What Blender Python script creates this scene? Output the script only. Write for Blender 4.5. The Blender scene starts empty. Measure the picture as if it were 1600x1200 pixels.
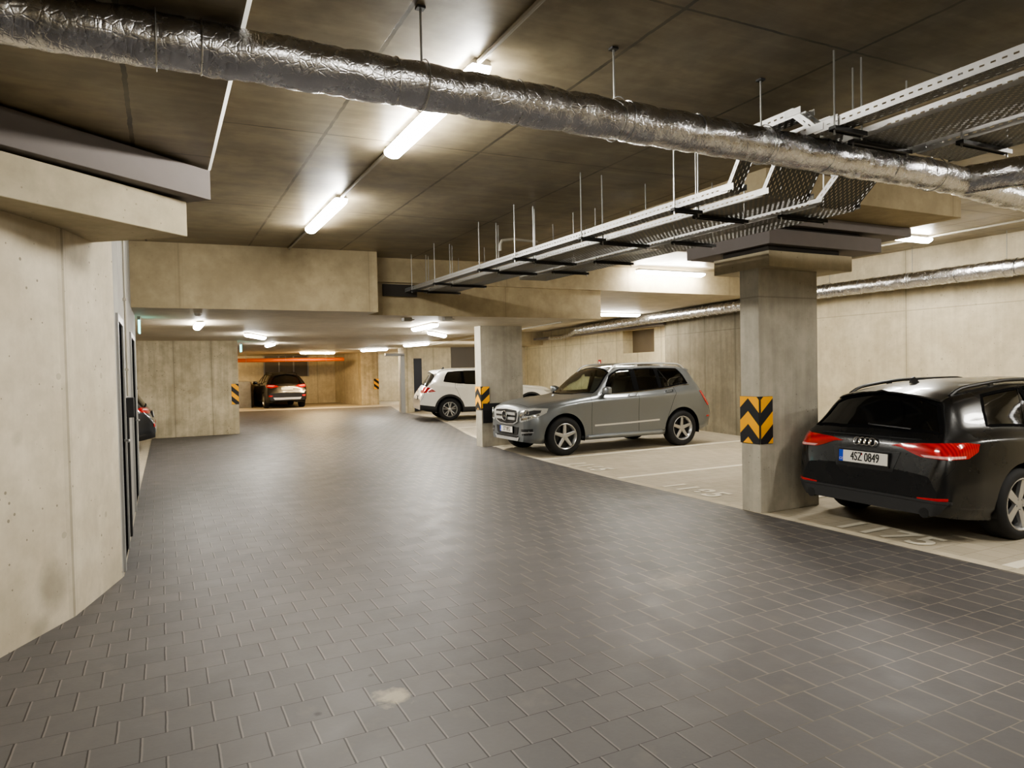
import bpy, bmesh, math, random
from mathutils import Vector, Matrix, geometry
from mathutils.bvhtree import BVHTree
random.seed(7)
scn = bpy.context.scene
COL = scn.collection
PI = math.pi
R = math.radians

# ------------------------------------------------------------------ mesh helpers
class MB:
    def __init__(s):
        s.v = []; s.f = []; s.m = []; s.uv = None; s.cur = 0
    def add(s, vs, fs):
        b = len(s.v); s.v += [tuple(p) for p in vs]
        for f in fs:
            s.f.append(tuple(b + i for i in f)); s.m.append(s.cur)
        return s
    def box(s, x0, x1, y0, y1, z0, z1, M=None):
        vs = [(x, y, z) for z in (z0, z1) for y in (y0, y1) for x in (x0, x1)]
        if M is not None: vs = [M @ Vector(p) for p in vs]
        return s.add(vs, [(0, 2, 3, 1), (4, 5, 7, 6), (0, 1, 5, 4), (2, 6, 7, 3), (0, 4, 6, 2), (1, 3, 7, 5)])
    def tube(s, p0, p1, r, n=8, r1=None):
        p0 = Vector(p0); p1 = Vector(p1); d = (p1 - p0).normalized()
        a = d.orthogonal().normalized(); b = d.cross(a); r1 = r if r1 is None else r1
        vs = []
        for p, q in ((p0, r), (p1, r1)):
            for i in range(n):
                t = 2 * PI * i / n; vs.append(p + (a * math.cos(t) + b * math.sin(t)) * q)
        fs = [(i, (i + 1) % n, n + (i + 1) % n, n + i) for i in range(n)]
        fs += [tuple(range(n - 1, -1, -1)), tuple(range(n, 2 * n))]
        return s.add(vs, fs)
    def path(s, pts, rad, n=10, cap=True):
        pts = [Vector(p) for p in pts]; k = len(pts)
        if not callable(rad):
            rr = rad; rad = lambda i, t: rr
        vs = []; a = None
        for i, p in enumerate(pts):
            d = (pts[min(i + 1, k - 1)] - pts[max(i - 1, 0)]).normalized()
            if a is None: a = d.orthogonal().normalized()
            a = (a - d * a.dot(d)).normalized(); b = d.cross(a)
            for j in range(n):
                t = 2 * PI * j / n; vs.append(p + (a * math.cos(t) + b * math.sin(t)) * rad(i, t))
        fs = [(i * n + j, i * n + (j + 1) % n, (i + 1) * n + (j + 1) % n, (i + 1) * n + j) for i in range(k - 1) for j in range(n)]
        if cap: fs += [tuple(range(n - 1, -1, -1)), tuple(range((k - 1) * n, k * n))]
        return s.add(vs, fs)
    def lathe(s, prof, n=32, M=None, closed=False):
        # prof: (radius, y) ; axis = local Y
        vs = [(r * math.cos(2 * PI * i / n), y, r * math.sin(2 * PI * i / n)) for r, y in prof for i in range(n)]
        if M is not None: vs = [M @ Vector(p) for p in vs]
        k = len(prof); q = k if closed else k - 1
        fs = [(i * n + j, ((i + 1) % k) * n + j, ((i + 1) % k) * n + (j + 1) % n, i * n + (j + 1) % n) for i in range(q) for j in range(n)]
        return s.add(vs, fs)
    def prism(s, poly, fn, h0, h1):
        n = len(poly)
        vs = [fn(p[0], p[1], h0) for p in poly] + [fn(p[0], p[1], h1) for p in poly]
        fs = [tuple(range(n - 1, -1, -1)), tuple(range(n, 2 * n))] + [(i, (i + 1) % n, n + (i + 1) % n, n + i) for i in range(n)]
        return s.add(vs, fs)
    def torus(s, c, ax, r0, r1, n=24, m=8, sq=1.0):
        ax = Vector(ax).normalized(); a = ax.orthogonal().normalized(); b = ax.cross(a); c = Vector(c)
        vs = []
        for i in range(n):
            t = 2 * PI * i / n; d = a * math.cos(t) + b * math.sin(t)
            for j in range(m):
                q = 2 * PI * j / m; vs.append(c + d * (r0 + r1 * math.cos(q)) + ax * r1 * math.sin(q) * sq)
        fs = [(i * m + j, i * m + (j + 1) % m, ((i + 1) % n) * m + (j + 1) % m, ((i + 1) % n) * m + j) for i in range(n) for j in range(m)]
        return s.add(vs, fs)
    def build(s, name, mat, parent=None, smooth=False, bevel=0, loc=None, rz=0, kind=None, fix=True):
        me = bpy.data.meshes.new(name); me.from_pydata(s.v, [], s.f)
        mats = mat if isinstance(mat, (list, tuple)) else [mat]
        for q in mats: me.materials.append(q)
        if len(mats) > 1: me.polygons.foreach_set('material_index', s.m)
        if fix:
            bm = bmesh.new(); bm.from_mesh(me); bmesh.ops.recalc_face_normals(bm, faces=bm.faces); bm.to_mesh(me); bm.free()
        if s.uv:
            u = me.uv_layers.new(name='UVMap')
            for lp in me.loops: u.data[lp.index].uv = s.uv[lp.vertex_index]
        if smooth:
            me.polygons.foreach_set('use_smooth', [True] * len(me.polygons))
            me.set_sharp_from_angle(angle=R(smooth if smooth is not True else 40))
        me.update()
        o = bpy.data.objects.new(name, me); COL.objects.link(o)
        if parent is not None: o.parent = parent
        if loc: o.location = loc
        o.rotation_euler.z = rz
        if bevel:
            b = o.modifiers.new('bevel', 'BEVEL'); b.width = bevel; b.segments = 2; b.limit_method = 'ANGLE'
        if kind: o['kind'] = kind
        return o

def tag(o, label, cat, group=None, kind=None):
    o['label'] = label; o['category'] = cat
    if group: o['group'] = group
    if kind: o['kind'] = kind
    return o

def empty(name, loc=(0, 0, 0), rz=0, label=None, cat=None, group=None):
    o = bpy.data.objects.new(name, None); COL.objects.link(o); o.location = loc; o.rotation_euler.z = rz
    o.empty_display_size = .1
    if label: tag(o, label, cat, group)
    return o

def copy_tree(o, parent=None):
    c = o.copy(); COL.objects.link(c)
    if parent is not None: c.parent = parent
    for ch in list(o.children): copy_tree(ch, c)
    return c

# ------------------------------------------------------------------ materials
class NT:
    def __init__(s, name):
        s.mat = bpy.data.materials.new(name); s.mat.use_nodes = True
        s.t = s.mat.node_tree; s.t.nodes.clear()
        s.out = s.t.nodes.new('ShaderNodeOutputMaterial')
    def n(s, typ, inp=None, **kw):
        nd = s.t.nodes.new('ShaderNode' + typ)
        for k, v in kw.items(): setattr(nd, k, v)
        for k, v in (inp or {}).items(): s.set(nd.inputs[k], v)
        return nd
    def set(s, sock, v):
        if isinstance(v, bpy.types.NodeSocket): s.t.links.new(v, sock)
        elif isinstance(v, bpy.types.Node): s.t.links.new(v.outputs[0], sock)
        else:
            if isinstance(v, (tuple, list)) and len(v) == 3 and sock.type == 'RGBA': v = (*v, 1)
            sock.default_value = v
    def math(s, op, a, b=None, c=None, clamp=False):
        nd = s.n('Math', operation=op, use_clamp=clamp)
        for i, q in enumerate((a, b, c)):
            if q is not None: s.set(nd.inputs[i], q)
        return nd.outputs[0]
    def mix(s, fac, a, b, mode='MIX'):
        nd = s.n('Mix', data_type='RGBA', blend_type=mode, clamp_factor=True)
        s.set(nd.inputs[0], fac); s.set(nd.inputs[6], a); s.set(nd.inputs[7], b)
        return nd.outputs[2]
    def ramp(s, fac, stops):
        nd = s.n('ValToRGB', {'Fac': fac}); e = nd.color_ramp.elements
        for i, (p, c) in enumerate(stops):
            q = e[i] if i < 2 else e.new(p)
            q.position = p; q.color = (*c, 1) if isinstance(c, (tuple, list)) else (c, c, c, 1)
        return nd.outputs[0]
    def noise(s, vec, scale, detail=4, rough=.55):
        return s.n('TexNoise', {'Vector': vec, 'Scale': scale, 'Detail': detail, 'Roughness': rough}).outputs[0]
    def bump(s, h, strength=.3, dist=.01):
        return s.n('Bump', {'Height': h, 'Strength': strength, 'Distance': dist}).outputs[0]
    def finish(s, **kw):
        b = s.n('BsdfPrincipled')
        for k, v in kw.items(): s.set(b.inputs[k.replace('_', ' ')], v)
        s.t.links.new(b.outputs[0], s.out.inputs[0]); s.bsdf = b
        return s.mat

def srgb(r, g, b):
    f = lambda c: (c / 255 / 12.92) if c / 255 <= .04045 else ((c / 255 + .055) / 1.055) ** 2.4
    return (f(r), f(g), f(b))

def plain(name, col, rough=.5, metal=0., coat=0., noise=.0, spec=.5, scale=8):
    m = NT(name); tc = m.n('TexCoord').outputs['Object']
    nz = m.noise(tc, scale, 3)
    dark = tuple(c * (1 - noise) for c in col)
    c = m.mix(nz, dark, col)
    rr = m.math('MULTIPLY_ADD', nz, .08, rough - .04, clamp=True)
    return m.finish(Base_Color=c, Roughness=rr, Metallic=metal, Coat_Weight=coat, Coat_Roughness=.06, Specular_IOR_Level=spec)

def concrete(name, c1, c2, sp=1.25, off=0., zline=None, axis='x', rough=.75, streak=.5, dots=True, seam=.55, var=1., spots=.5, stains=()):
    m = NT(name); tc = m.n('TexCoord').outputs['Object']
    sx = m.n('SeparateXYZ', {0: tc}); a = sx.outputs[0 if axis == 'x' else 1]; z = sx.outputs[2]
    big = m.noise(tc, .9, 5, .6)
    col = m.mix(m.math('MULTIPLY_ADD', big, 2.2 * var, .5 - 1.1 * var, clamp=True), c1, c2)
    mp = m.n('Mapping', {'Vector': tc, 'Scale': (9, 9, .55)})
    st = m.noise(mp, 1., 4, .6)
    col = m.mix(m.math('MULTIPLY', m.ramp(st, [(.35, 1.), (.6, 0.)]), streak * .5), col, tuple(x * .72 for x in c1))
    mid = m.noise(tc, 6., 6, .65)
    col = m.mix(m.math('MULTIPLY', m.ramp(mid, [(.36, 1.), (.64, 0.)]), .42), col, tuple(x * .74 for x in c1))
    blot = m.noise(tc, 2.3, 5, .6)
    col = m.mix(m.math('MULTIPLY', m.ramp(blot, [(.5, 0.), (.68, 1.)]), .35), col, tuple(min(1, x * 1.12) for x in c2))
    for sxp, syp, szp, sr, sf in stains:
        dd = m.n('VectorMath', {0: tc, 1: (sxp, syp, szp)}, operation='DISTANCE').outputs['Value']
        k = m.math('MULTIPLY', m.ramp(m.math('DIVIDE', m.math('ADD', dd, m.math('MULTIPLY', m.math('SUBTRACT', mid, .5), sr * .5)), sr), [(.35, 1.), (1., 0.)]), sf)
        col = m.mix(k, col, tuple(x * .5 for x in c1))
    pore = m.n('TexVoronoi', {'Vector': tc, 'Scale': 13.}, feature='F1')
    pm = m.math('MULTIPLY', m.math('LESS_THAN', pore.outputs['Distance'], m.math('MULTIPLY', m.math('POWER', m.noise(tc, 2.1, 2), 2.), .30)), spots)
    col = m.mix(pm, col, tuple(x * .35 for x in c1))
    # shuttering seams
    fr = m.math('FRACT', m.math('DIVIDE', m.math('SUBTRACT', a, off), sp))
    d = m.math('MULTIPLY', m.math('ABSOLUTE', m.math('SUBTRACT', fr, .5)), sp)
    line = m.math('GREATER_THAN', d, sp / 2 - .011)
    soft = m.math('MULTIPLY', m.math('GREATER_THAN', d, sp / 2 - .05), .25)
    sm = m.math('MULTIPLY', m.math('MAXIMUM', line, soft), seam)
    if zline is not None:
        zl = m.math('LESS_THAN', m.math('ABSOLUTE', m.math('SUBTRACT', z, zline)), .008)
        sm = m.math('MAXIMUM', sm, m.math('MULTIPLY', zl, seam * .8))
    col = m.mix(sm, col, tuple(x * .38 for x in c1))
    if dots:
        f2 = m.math('MULTIPLY', m.math('SUBTRACT', m.math('FRACT', m.math('DIVIDE', m.math('SUBTRACT', a, off + sp * .22), sp * .56)), .5), sp * .56)
        f3 = m.math('MULTIPLY', m.math('SUBTRACT', m.math('FRACT', m.math('DIVIDE', m.math('SUBTRACT', z, .05), 1.05)), .5), 1.05)
        rr = m.math('SQRT', m.math('ADD', m.math('MULTIPLY', f2, f2), m.math('MULTIPLY', f3, f3)))
        dm = m.math('MULTIPLY', m.math('LESS_THAN', rr, .022), .5)
        col = m.mix(dm, col, tuple(x * .6 for x in c1))
    h = m.math('ADD', m.math('MULTIPLY', mid, .6), m.math('MULTIPLY', sm, -1.2))
    h = m.math('ADD', h, m.math('MULTIPLY', pm, -.8))
    return m.finish(Base_Color=col, Roughness=m.math('MULTIPLY_ADD', mid, .2, rough - .1), Normal=m.bump(h, .35, .006), Specular_IOR_Level=.3)

WALLC = (srgb(196, 184, 156), srgb(222, 212, 186))
M_wall = concrete('concrete_wall', *WALLC, sp=2.35, off=.25, zline=2.47, streak=.6)
M_wall_y = concrete('concrete_wall_y', *WALLC, sp=2.35, off=.6, zline=2.47, axis='y', streak=.6)
M_wall_near = concrete('concrete_wall_near', srgb(188, 178, 156), srgb(214, 205, 186), sp=1.15, off=5.5, axis='y', streak=.35, spots=.8, seam=.5, stains=((-.66, 5.32, .27, .2, .6), (-.78, 5.08, 1.25, .06, .35), (-.72, 5.2, .05, .1, .4)))
M_stub = concrete('concrete_rough', srgb(170, 158, 130), srgb(222, 210, 182), sp=.9, off=1.2, streak=.9, spots=1., dots=False)
M_col = concrete('concrete_column', srgb(168, 162, 148), srgb(196, 190, 174), sp=3.1, off=-1.1, zline=2.33, streak=.9, dots=False, seam=.4)
M_cap = concrete('concrete_capital', srgb(172, 162, 138), srgb(198, 188, 164), sp=5, off=.33, dots=False, streak=.3, seam=.3)
M_beam = concrete('concrete_beam', srgb(160, 146, 118), srgb(184, 170, 140), sp=2.55, off=2.8, dots=False, streak=.25, seam=.3, spots=.2)
M_white_ceil = concrete('painted_soffit', srgb(196, 184, 160), srgb(214, 203, 180), sp=50, off=25, dots=False, streak=.0, seam=0., spots=0., rough=.55)
M_insul = plain('grey_insulation_board', srgb(132, 126, 124), .85, noise=.12, spec=.2)
M_gap = plain('dark_gap', srgb(58, 54, 50), .9)

def ceiling_mat():
    m = NT('concrete_ceiling'); tc = m.n('TexCoord').outputs['Object']
    sx = m.n('SeparateXYZ', {0: tc}); x = sx.outputs[0]; y = sx.outputs[1]
    c1 = srgb(114, 104, 85); c2 = srgb(162, 151, 126)
    col = m.mix(m.ramp(m.noise(tc, .7, 6, .6), [(.3, 0.), (.7, 1.)]), c1, c2)
    mp = m.n('Mapping', {'Vector': tc, 'Scale': (.8, 7., 1)})
    col = m.mix(m.math('MULTIPLY', m.ramp(m.noise(mp, 1.6, 5), [(.45, 0.), (.75, 1.)]), .35), col, srgb(186, 170, 138))
    col = m.mix(m.math('MULTIPLY', m.ramp(m.noise(tc, 5, 6), [(.35, 1.), (.58, 0.)]), .45), col, tuple(k * .66 for k in c1))
    def lines(a, off, sp, w):
        fr = m.math('FRACT', m.math('DIVIDE', m.math('SUBTRACT', a, off), sp))
        d = m.math('MULTIPLY', m.math('ABSOLUTE', m.math('SUBTRACT', fr, .5)), sp)
        return m.math('GREATER_THAN', d, sp / 2 - w)
    wob = m.math('MULTIPLY', m.math('SUBTRACT', m.noise(tc, 9, 3), .5), .02)
    lx = lines(m.math('ADD', x, wob), 2.38, 1.25, .012)
    ly = lines(m.math('ADD', y, wob), 2.72, 2.5, .009)
    ln = m.math('MULTIPLY', m.math('MAXIMUM', lx, ly), m.ramp(m.noise(tc, 3, 3), [(.35, .45), (.65, 1.)]))
    col = m.mix(ln, col, tuple(k * .35 for k in c1))
    h = m.math('ADD', m.math('MULTIPLY', m.noise(tc, 4, 6), .5), m.math('MULTIPLY', ln, -1.))
    rg = m.math('MULTIPLY_ADD', m.noise(tc, 2.5, 5), .35, .22)
    return m.finish(Base_Color=col, Roughness=rg, Normal=m.bump(h, .3, .006), Specular_IOR_Level=.5)
M_ceil = ceiling_mat()

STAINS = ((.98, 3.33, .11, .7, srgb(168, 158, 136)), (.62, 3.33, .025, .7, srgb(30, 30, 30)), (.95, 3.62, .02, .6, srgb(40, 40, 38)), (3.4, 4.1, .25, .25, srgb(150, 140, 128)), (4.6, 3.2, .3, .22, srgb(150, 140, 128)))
def paver_mat(name, c1, c2, mortar, bw, rh, ox, oy, wx, wy, rough, moss=None, bstr=.6, light=None):
    # running bond setts: wide x joints with lit edge painted into colour, thin course lines
    m = NT(name); tc = m.n('TexCoord').outputs['Object']
    sx = m.n('SeparateXYZ', {0: tc}); wob = m.math('MULTIPLY', m.math('SUBTRACT', m.noise(tc, 7., 2), .5), .006)
    ry = m.math('DIVIDE', m.math('SUBTRACT', m.math('ADD', sx.outputs[1], wob), oy), rh); row = m.math('FLOOR', ry); fy = m.math('SUBTRACT', ry, row)
    rx = m.math('ADD', m.math('DIVIDE', m.math('SUBTRACT', m.math('ADD', sx.outputs[0], wob), ox), bw), m.math('MULTIPLY', row, .5)); cl = m.math('FLOOR', rx); fx = m.math('SUBTRACT', rx, cl)
    rnd = m.n('TexWhiteNoise', {'Vector': m.n('CombineXYZ', {0: cl, 1: row})}, noise_dimensions='2D').outputs[0]
    col = m.mix(rnd, c1, c2)
    big = m.noise(tc, .55, 4)
    col = m.mix(m.math('MULTIPLY', m.ramp(big, [(.35, 1.), (.65, 0.)]), .22), col, tuple(k * .75 for k in c1))
    fine = m.noise(tc, 45, 4)
    col = m.mix(m.math('MULTIPLY', fine, .22), col, tuple(k * 1.3 for k in c2))
    med = m.noise(tc, 4.2, 5)
    col = m.mix(m.math('MULTIPLY', m.ramp(med, [(.6, 0.), (.8, 1.)]), .12), col, srgb(168, 156, 140))
    dx = m.math('MULTIPLY', m.math('MINIMUM', fx, m.math('SUBTRACT', 1., fx)), bw); dy = m.math('MULTIPLY', m.math('MINIMUM', fy, m.math('SUBTRACT', 1., fy)), rh)
    jx = m.math('LESS_THAN', dx, wx); jy = m.math('LESS_THAN', dy, wy); fac = m.math('MAXIMUM', jx, jy)
    mc = mortar
    if moss:
        g = m.ramp(m.math('MULTIPLY_ADD', sx.outputs[0], .2, m.math('MULTIPLY', m.noise(tc, 1.3, 4), .5)), [(.62, 0.), (1., .9)])
        mc = m.mix(g, mortar, moss)
    col = m.mix(fac, col, mc)
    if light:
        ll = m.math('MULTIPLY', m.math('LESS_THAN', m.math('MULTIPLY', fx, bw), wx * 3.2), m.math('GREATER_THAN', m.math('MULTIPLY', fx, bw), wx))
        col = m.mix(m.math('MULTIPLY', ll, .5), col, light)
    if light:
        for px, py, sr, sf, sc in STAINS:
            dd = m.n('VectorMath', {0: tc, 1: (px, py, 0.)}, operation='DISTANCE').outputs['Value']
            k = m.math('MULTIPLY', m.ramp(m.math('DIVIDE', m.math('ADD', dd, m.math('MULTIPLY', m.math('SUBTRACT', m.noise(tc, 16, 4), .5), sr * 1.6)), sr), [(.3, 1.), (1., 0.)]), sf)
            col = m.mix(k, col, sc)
    rg = m.math('MULTIPLY_ADD', med, .25, rough - .12)
    h = m.math('MULTIPLY_ADD', fac, -1., m.math('MULTIPLY', fine, .12))
    h = m.math('MULTIPLY_ADD', rnd, .25, h)
    return m.finish(Base_Color=col, Roughness=rg, Normal=m.bump(h, bstr, .006), Specular_IOR_Level=.45)
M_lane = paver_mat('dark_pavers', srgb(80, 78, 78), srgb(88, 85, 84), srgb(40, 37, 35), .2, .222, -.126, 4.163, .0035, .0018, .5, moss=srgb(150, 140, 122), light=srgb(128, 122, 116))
M_bay = paver_mat('light_pavers', srgb(168, 158, 138), srgb(180, 170, 150), srgb(142, 132, 113), .2, .222, .02, 4.1, .003, .003, .66, bstr=.2)
M_kerb = concrete('pale_kerb', srgb(184, 173, 150), srgb(206, 196, 174), sp=1., axis='y', dots=False, streak=0, spots=.2, seam=.3)
M_paint = plain('white_road_paint', srgb(232, 224, 204), .6, noise=.08)

def foil_mat(name='crinkled_foil', sc=1.):
    m = NT(name); tc = m.n('TexCoord').outputs['Object']
    v = m.n('TexVoronoi', {'Vector': tc, 'Scale': 26. * sc}, feature='DISTANCE_TO_EDGE')
    nz = m.noise(tc, 14 * sc, 6, .65)
    wr = m.noise(m.n('Mapping', {'Vector': tc, 'Scale': (42, 9, 9)}), 1. * sc, 4)
    h = m.math('ADD', m.math('MULTIPLY', m.ramp(v.outputs[0], [(0., 0.), (.1, 1.)]), .13), m.math('ADD', m.math('MULTIPLY', m.noise(tc, 34 * sc, 5, .6), .55), m.math('MULTIPLY', wr, .5)))
    col = m.mix(nz, srgb(180, 180, 184), srgb(222, 222, 224))
    return m.finish(Base_Color=col, Metallic=1., Roughness=m.math('MULTIPLY_ADD', nz, .2, .16), Normal=m.bump(h, .6, .010))
M_foil = foil_mat()
M_foil2 = plain('foil_tape', srgb(196, 196, 198), .28, metal=1., noise=.2, scale=30)

def tray_mat(name, kind):
    # galvanised sheet with punched slots, laid out by the sheet's own u (along, m) and v (across, m)
    m = NT(name); uv = m.n('UVMap').outputs[0]
    s = m.n('SeparateXYZ', {0: uv}); u = s.outputs[0]; v = s.outputs[1]
    tc = m.n('TexCoord').outputs['Object']
    def slot(pu, pv, lu, lv, stag):
        row = m.math('FLOOR', m.math('DIVIDE', v, pv))
        uo = m.math('ADD', m.math('DIVIDE', u, pu), m.math('MULTIPLY', m.math('MODULO', row, 2.), stag))
        fu = m.math('MULTIPLY', m.math('ABSOLUTE', m.math('SUBTRACT', m.math('FRACT', uo), .5)), pu)
        fv = m.math('MULTIPLY', m.math('ABSOLUTE', m.math('SUBTRACT', m.math('FRACT', m.math('DIVIDE', v, pv)), .5)), pv)
        return m.math('MULTIPLY', m.math('LESS_THAN', fu, lu / 2), m.math('LESS_THAN', fv, lv / 2))
    hole = slot(.05, .06, .024, .009, 0.) if kind == 'side' else slot(.05, .025, .022, .0065, .5)
    nz = m.noise(tc, 20, 4)
    lo, hi = ((176, 176, 176), (208, 208, 206)) if kind == 'side' else ((78, 78, 76), (104, 104, 102))  # bottom sheet coloured dark as if in shade, side rails pale
    col = m.mix(nz, srgb(*lo), srgb(*hi))
    mat = m.finish(Base_Color=col, Metallic=.7, Roughness=m.math('MULTIPLY_ADD', nz, .2, .38))
    tr = m.n('BsdfTransparent'); mx = m.n('MixShader', {0: hole, 1: m.bsdf.outputs[0], 2: tr.outputs[0]})
    m.t.links.new(mx.outputs[0], m.out.inputs[0])
    return mat
M_tray = tray_mat('perforated_tray', 'bottom'); M_trayside = tray_mat('slotted_tray_side', 'side')
M_galv = plain('galvanised_steel', srgb(176, 176, 174), .38, metal=.85, noise=.25, scale=20)
M_dkst = plain('dark_steel', srgb(60, 60, 60), .45, metal=.7, noise=.2)
M_conduit = plain('grey_plastic_conduit', srgb(172, 166, 152), .5, noise=.05)
M_lampbody = plain('lamp_housing_grey', srgb(176, 174, 168), .5, noise=.05)

def emis(name, col, st):
    m = NT(name); tc = m.n('TexCoord').outputs['Object']
    c = m.mix(m.noise(tc, 3, 2), tuple(k * .96 for k in col), col)
    e = m.n('Emission', {'Color': c, 'Strength': st}); m.t.links.new(e.outputs[0], m.out.inputs[0]); return m.mat
LAMP = 60.
M_lamp = emis('lit_diffuser', (1., .965, .885), LAMP)
M_lampw = emis('lit_diffuser_warm', (1., .72, .38), LAMP * 1.8)
M_exit = emis('lit_exit_sign', srgb(120, 235, 225), 2.2)
M_black = plain('black_rubber', srgb(24, 24, 26), .6, noise=.2)
M_yellow = plain('yellow_foam', srgb(250, 178, 22), .6, noise=.04)
M_blackst = plain('black_stripe', srgb(30, 30, 34), .6, noise=.1)
M_door = plain('dark_leaf_recess_shade', srgb(20, 20, 22), .95, noise=.1, spec=.0)  # dark leaf, blackened further for the shade of a recess
M_frame = plain('grey_door_frame', srgb(150, 150, 148), .4, noise=.06)
M_wallgrey = concrete('concrete_grey_paint', srgb(150, 148, 142), srgb(174, 172, 166), sp=4, axis='y', dots=False, streak=.4, seam=.2, spots=.3)
M_doorblue = plain('dark_blue_door_leaf', srgb(30, 34, 46), .5, noise=.1)
M_orange = plain('orange_plastic_pipe', srgb(196, 92, 30), .45, noise=.08)
M_red = plain('red_sign', srgb(200, 40, 30), .5, noise=.05)
M_signwhite = plain('white_sign_print', srgb(235, 232, 225), .5, noise=.03)
M_panelgrey = plain('grey_mesh_panel', srgb(112, 106, 98), .7, noise=.2, scale=60)
M_white = plain('white_plastic_lit_edge', srgb(226, 224, 218), .45, noise=.04)

# ------------------------------------------------------------------ camera
F = 1086.; EYE = Vector((0, 0, 1.62))
yd = Vector((251.4 - 800, 586.25 - 600, F)).normalized()
xd = Vector((2951.2 - 800, 531.3 - 600, F)).normalized(); xd = (xd - yd * xd.dot(yd)).normalized()
zd = xd.cross(yd)
if zd.y > 0: zd = -zd
cam = bpy.data.cameras.new('camera'); camo = bpy.data.objects.new('camera', cam); COL.objects.link(camo)
cam.sensor_width = 36; cam.lens = F / 1600 * 36; cam.clip_end = 200; cam.clip_start = .05
rot = Matrix(((xd.x, -xd.y, -xd.z), (yd.x, -yd.y, -yd.z), (zd.x, -zd.y, -zd.z)))
camo.matrix_world = Matrix.Translation(EYE) @ rot.to_4x4()
scn.camera = camo
w = bpy.data.worlds.new('world'); scn.world = w; w.use_nodes = True
w.node_tree.nodes['Background'].inputs[0].default_value = (.9, .85, .75, 1); w.node_tree.nodes['Background'].inputs[1].default_value = .02
try:
    scn.view_settings.view_transform = 'AgX'; scn.view_settings.look = 'AgX - Medium High Contrast'
except Exception: pass
scn.view_settings.exposure = 1.3
scn.cycles.max_bounces = 8; scn.cycles.diffuse_bounces = 5; scn.cycles.glossy_bounces = 4; scn.cycles.transparent_max_bounces = 12
scn.cycles.caustics_reflective = False; scn.cycles.caustics_refractive = False
scn.cycles.sample_clamp_indirect = 6.

def struct(name, m, mat, **kw):
    return m.build(name, mat, kind='structure', **kw)
def sbox(name, mat, *b, bevel=.006, **kw):
    return struct(name, MB().box(*b), mat, bevel=bevel, **kw)
def ceilz(x): return 3.36 + .013 * x

# ------------------------------------------------------------------ setting: floor
sbox('floor', M_bay, -9, 20, -6, 42, -.15, 0, bevel=0)
lane = [(-5, -5.5), (5.70, -5.5), (5.70, 5.3), (5.75, 8.2), (5.86, 10.4), (6.03, 12.43), (6.72, 15.8), (7.6, 19.36), (8.15, 22), (8.25, 26), (9.3, 30.7),
        (2.9, 31.8), (-6, 32.2), (-6, 20.1), (-.25, 20.1), (-.31, 11.7), (-.31, 6.4), (-5, 1.)]
struct('floor_lane', MB().prism(lane, lambda x, y, h: (x, y, h), -.01, .003), M_lane)
edge = [(5.70, -5.5), (5.70, 5.3), (5.75, 8.2), (5.86, 10.4), (6.03, 12.43), (6.72, 15.8), (7.6, 19.36), (8.1, 21.8)]
mb = MB(); vs = []
for x, y in edge: vs += [(x - .005, y, .0045), (x + .115, y, .0045)]
mb.add(vs, [(2 * i, 2 * i + 1, 2 * i + 3, 2 * i + 2) for i in range(len(edge) - 1)])
struct('kerb', mb, M_kerb)

# ------------------------------------------------------------------ setting: walls
inner = [(-2.95, .9), (-.88, 4.9), (-.56, 5.51), (-.32, 6.37)]
outer = [(-.62, 6.45), (-.86, 5.62), (-1.16, 5.02), (-3.25, 1.0)]
struct('wall_left_front', MB().prism(inner + outer, lambda x, y, h: (x, y, h), 0, 3.09), M_wall_near)
sbox('wall_left', M_wallgrey, -.62, -.32, 6.38, 11.7, 0, 3.42, bevel=.004)
sbox('wall_left_back', M_wall_y, -9, -8.7, -6, 42, 0, 3.45, bevel=0)
sbox('wall_front', M_wall, -9, 20, -6, -5.7, 0, 3.7, bevel=0)
sbox('wall_stub', M_stub, -8.6, 1.85, 19.95, 20.3, 0, 2.52, bevel=.012)
sbox('wall_right', M_wall_y, 11.5, 11.8, -5.9, 11.4, 0, 3.6, bevel=.005)

def wall_seg(name, mat, p0, p1, th, z0, z1, holes=()):
    # local x runs p0 -> p1, thickness on the far side (local -y)
    p0 = Vector(p0); p1 = Vector(p1); L = (p1 - p0).length; rz = math.atan2(p1.y - p0.y, p1.x - p0.x)
    m = MB(); x = 0
    for a, b, h0, h1 in holes:
        m.box(x, a, -th, 0, z0, z1); m.box(a, b, -th, 0, z0, h0); m.box(a, b, -th, 0, h1, z1); x = b
    m.box(x, L, -th, 0, z0, z1)
    return struct(name, m, mat, loc=(p0.x, p0.y, 0), rz=rz)
wall_seg('wall_right_bay', concrete('concrete_wall_shaded', srgb(128, 120, 101), srgb(156, 147, 126), sp=1.2, off=.3, zline=2.4, streak=.9, dots=False), (11.5, 11.4), (12.02, 14.72), .3, 0, 3.5)  # wall concrete darkened, the column's shade put into its colour
CX = lambda y: 12.35 + (y - 14.7) * .125
M_wallc = concrete('concrete_wall_recess', srgb(206, 192, 158), srgb(228, 216, 184), sp=1.3, off=.9, zline=2.4, streak=.5, dots=False)
cl = math.hypot(1, .125)
wall_seg('wall_right_recess', M_wallc, (CX(14.5), 14.5), (CX(27), 27), .35, 0, 3.5, holes=(((15.75 - 14.5) * cl, (17.55 - 14.5) * cl, 2.0, 2.69),))
rzc = math.atan2(1, .125)
struct('window_1', MB().box((15.7 - 14.5) * cl, (17.6 - 14.5) * cl, -.5, -.34, 1.95, 2.75), plain('niche_back', srgb(120, 106, 84), .8, noise=.25, scale=3), loc=(CX(14.5), 14.5, 0), rz=rzc)
struct('trim_1', MB().box(.1, 9.5, 0, .42, 2.69, 2.76), M_insul, loc=(CX(14.5), 14.5, 0), rz=rzc)

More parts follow.
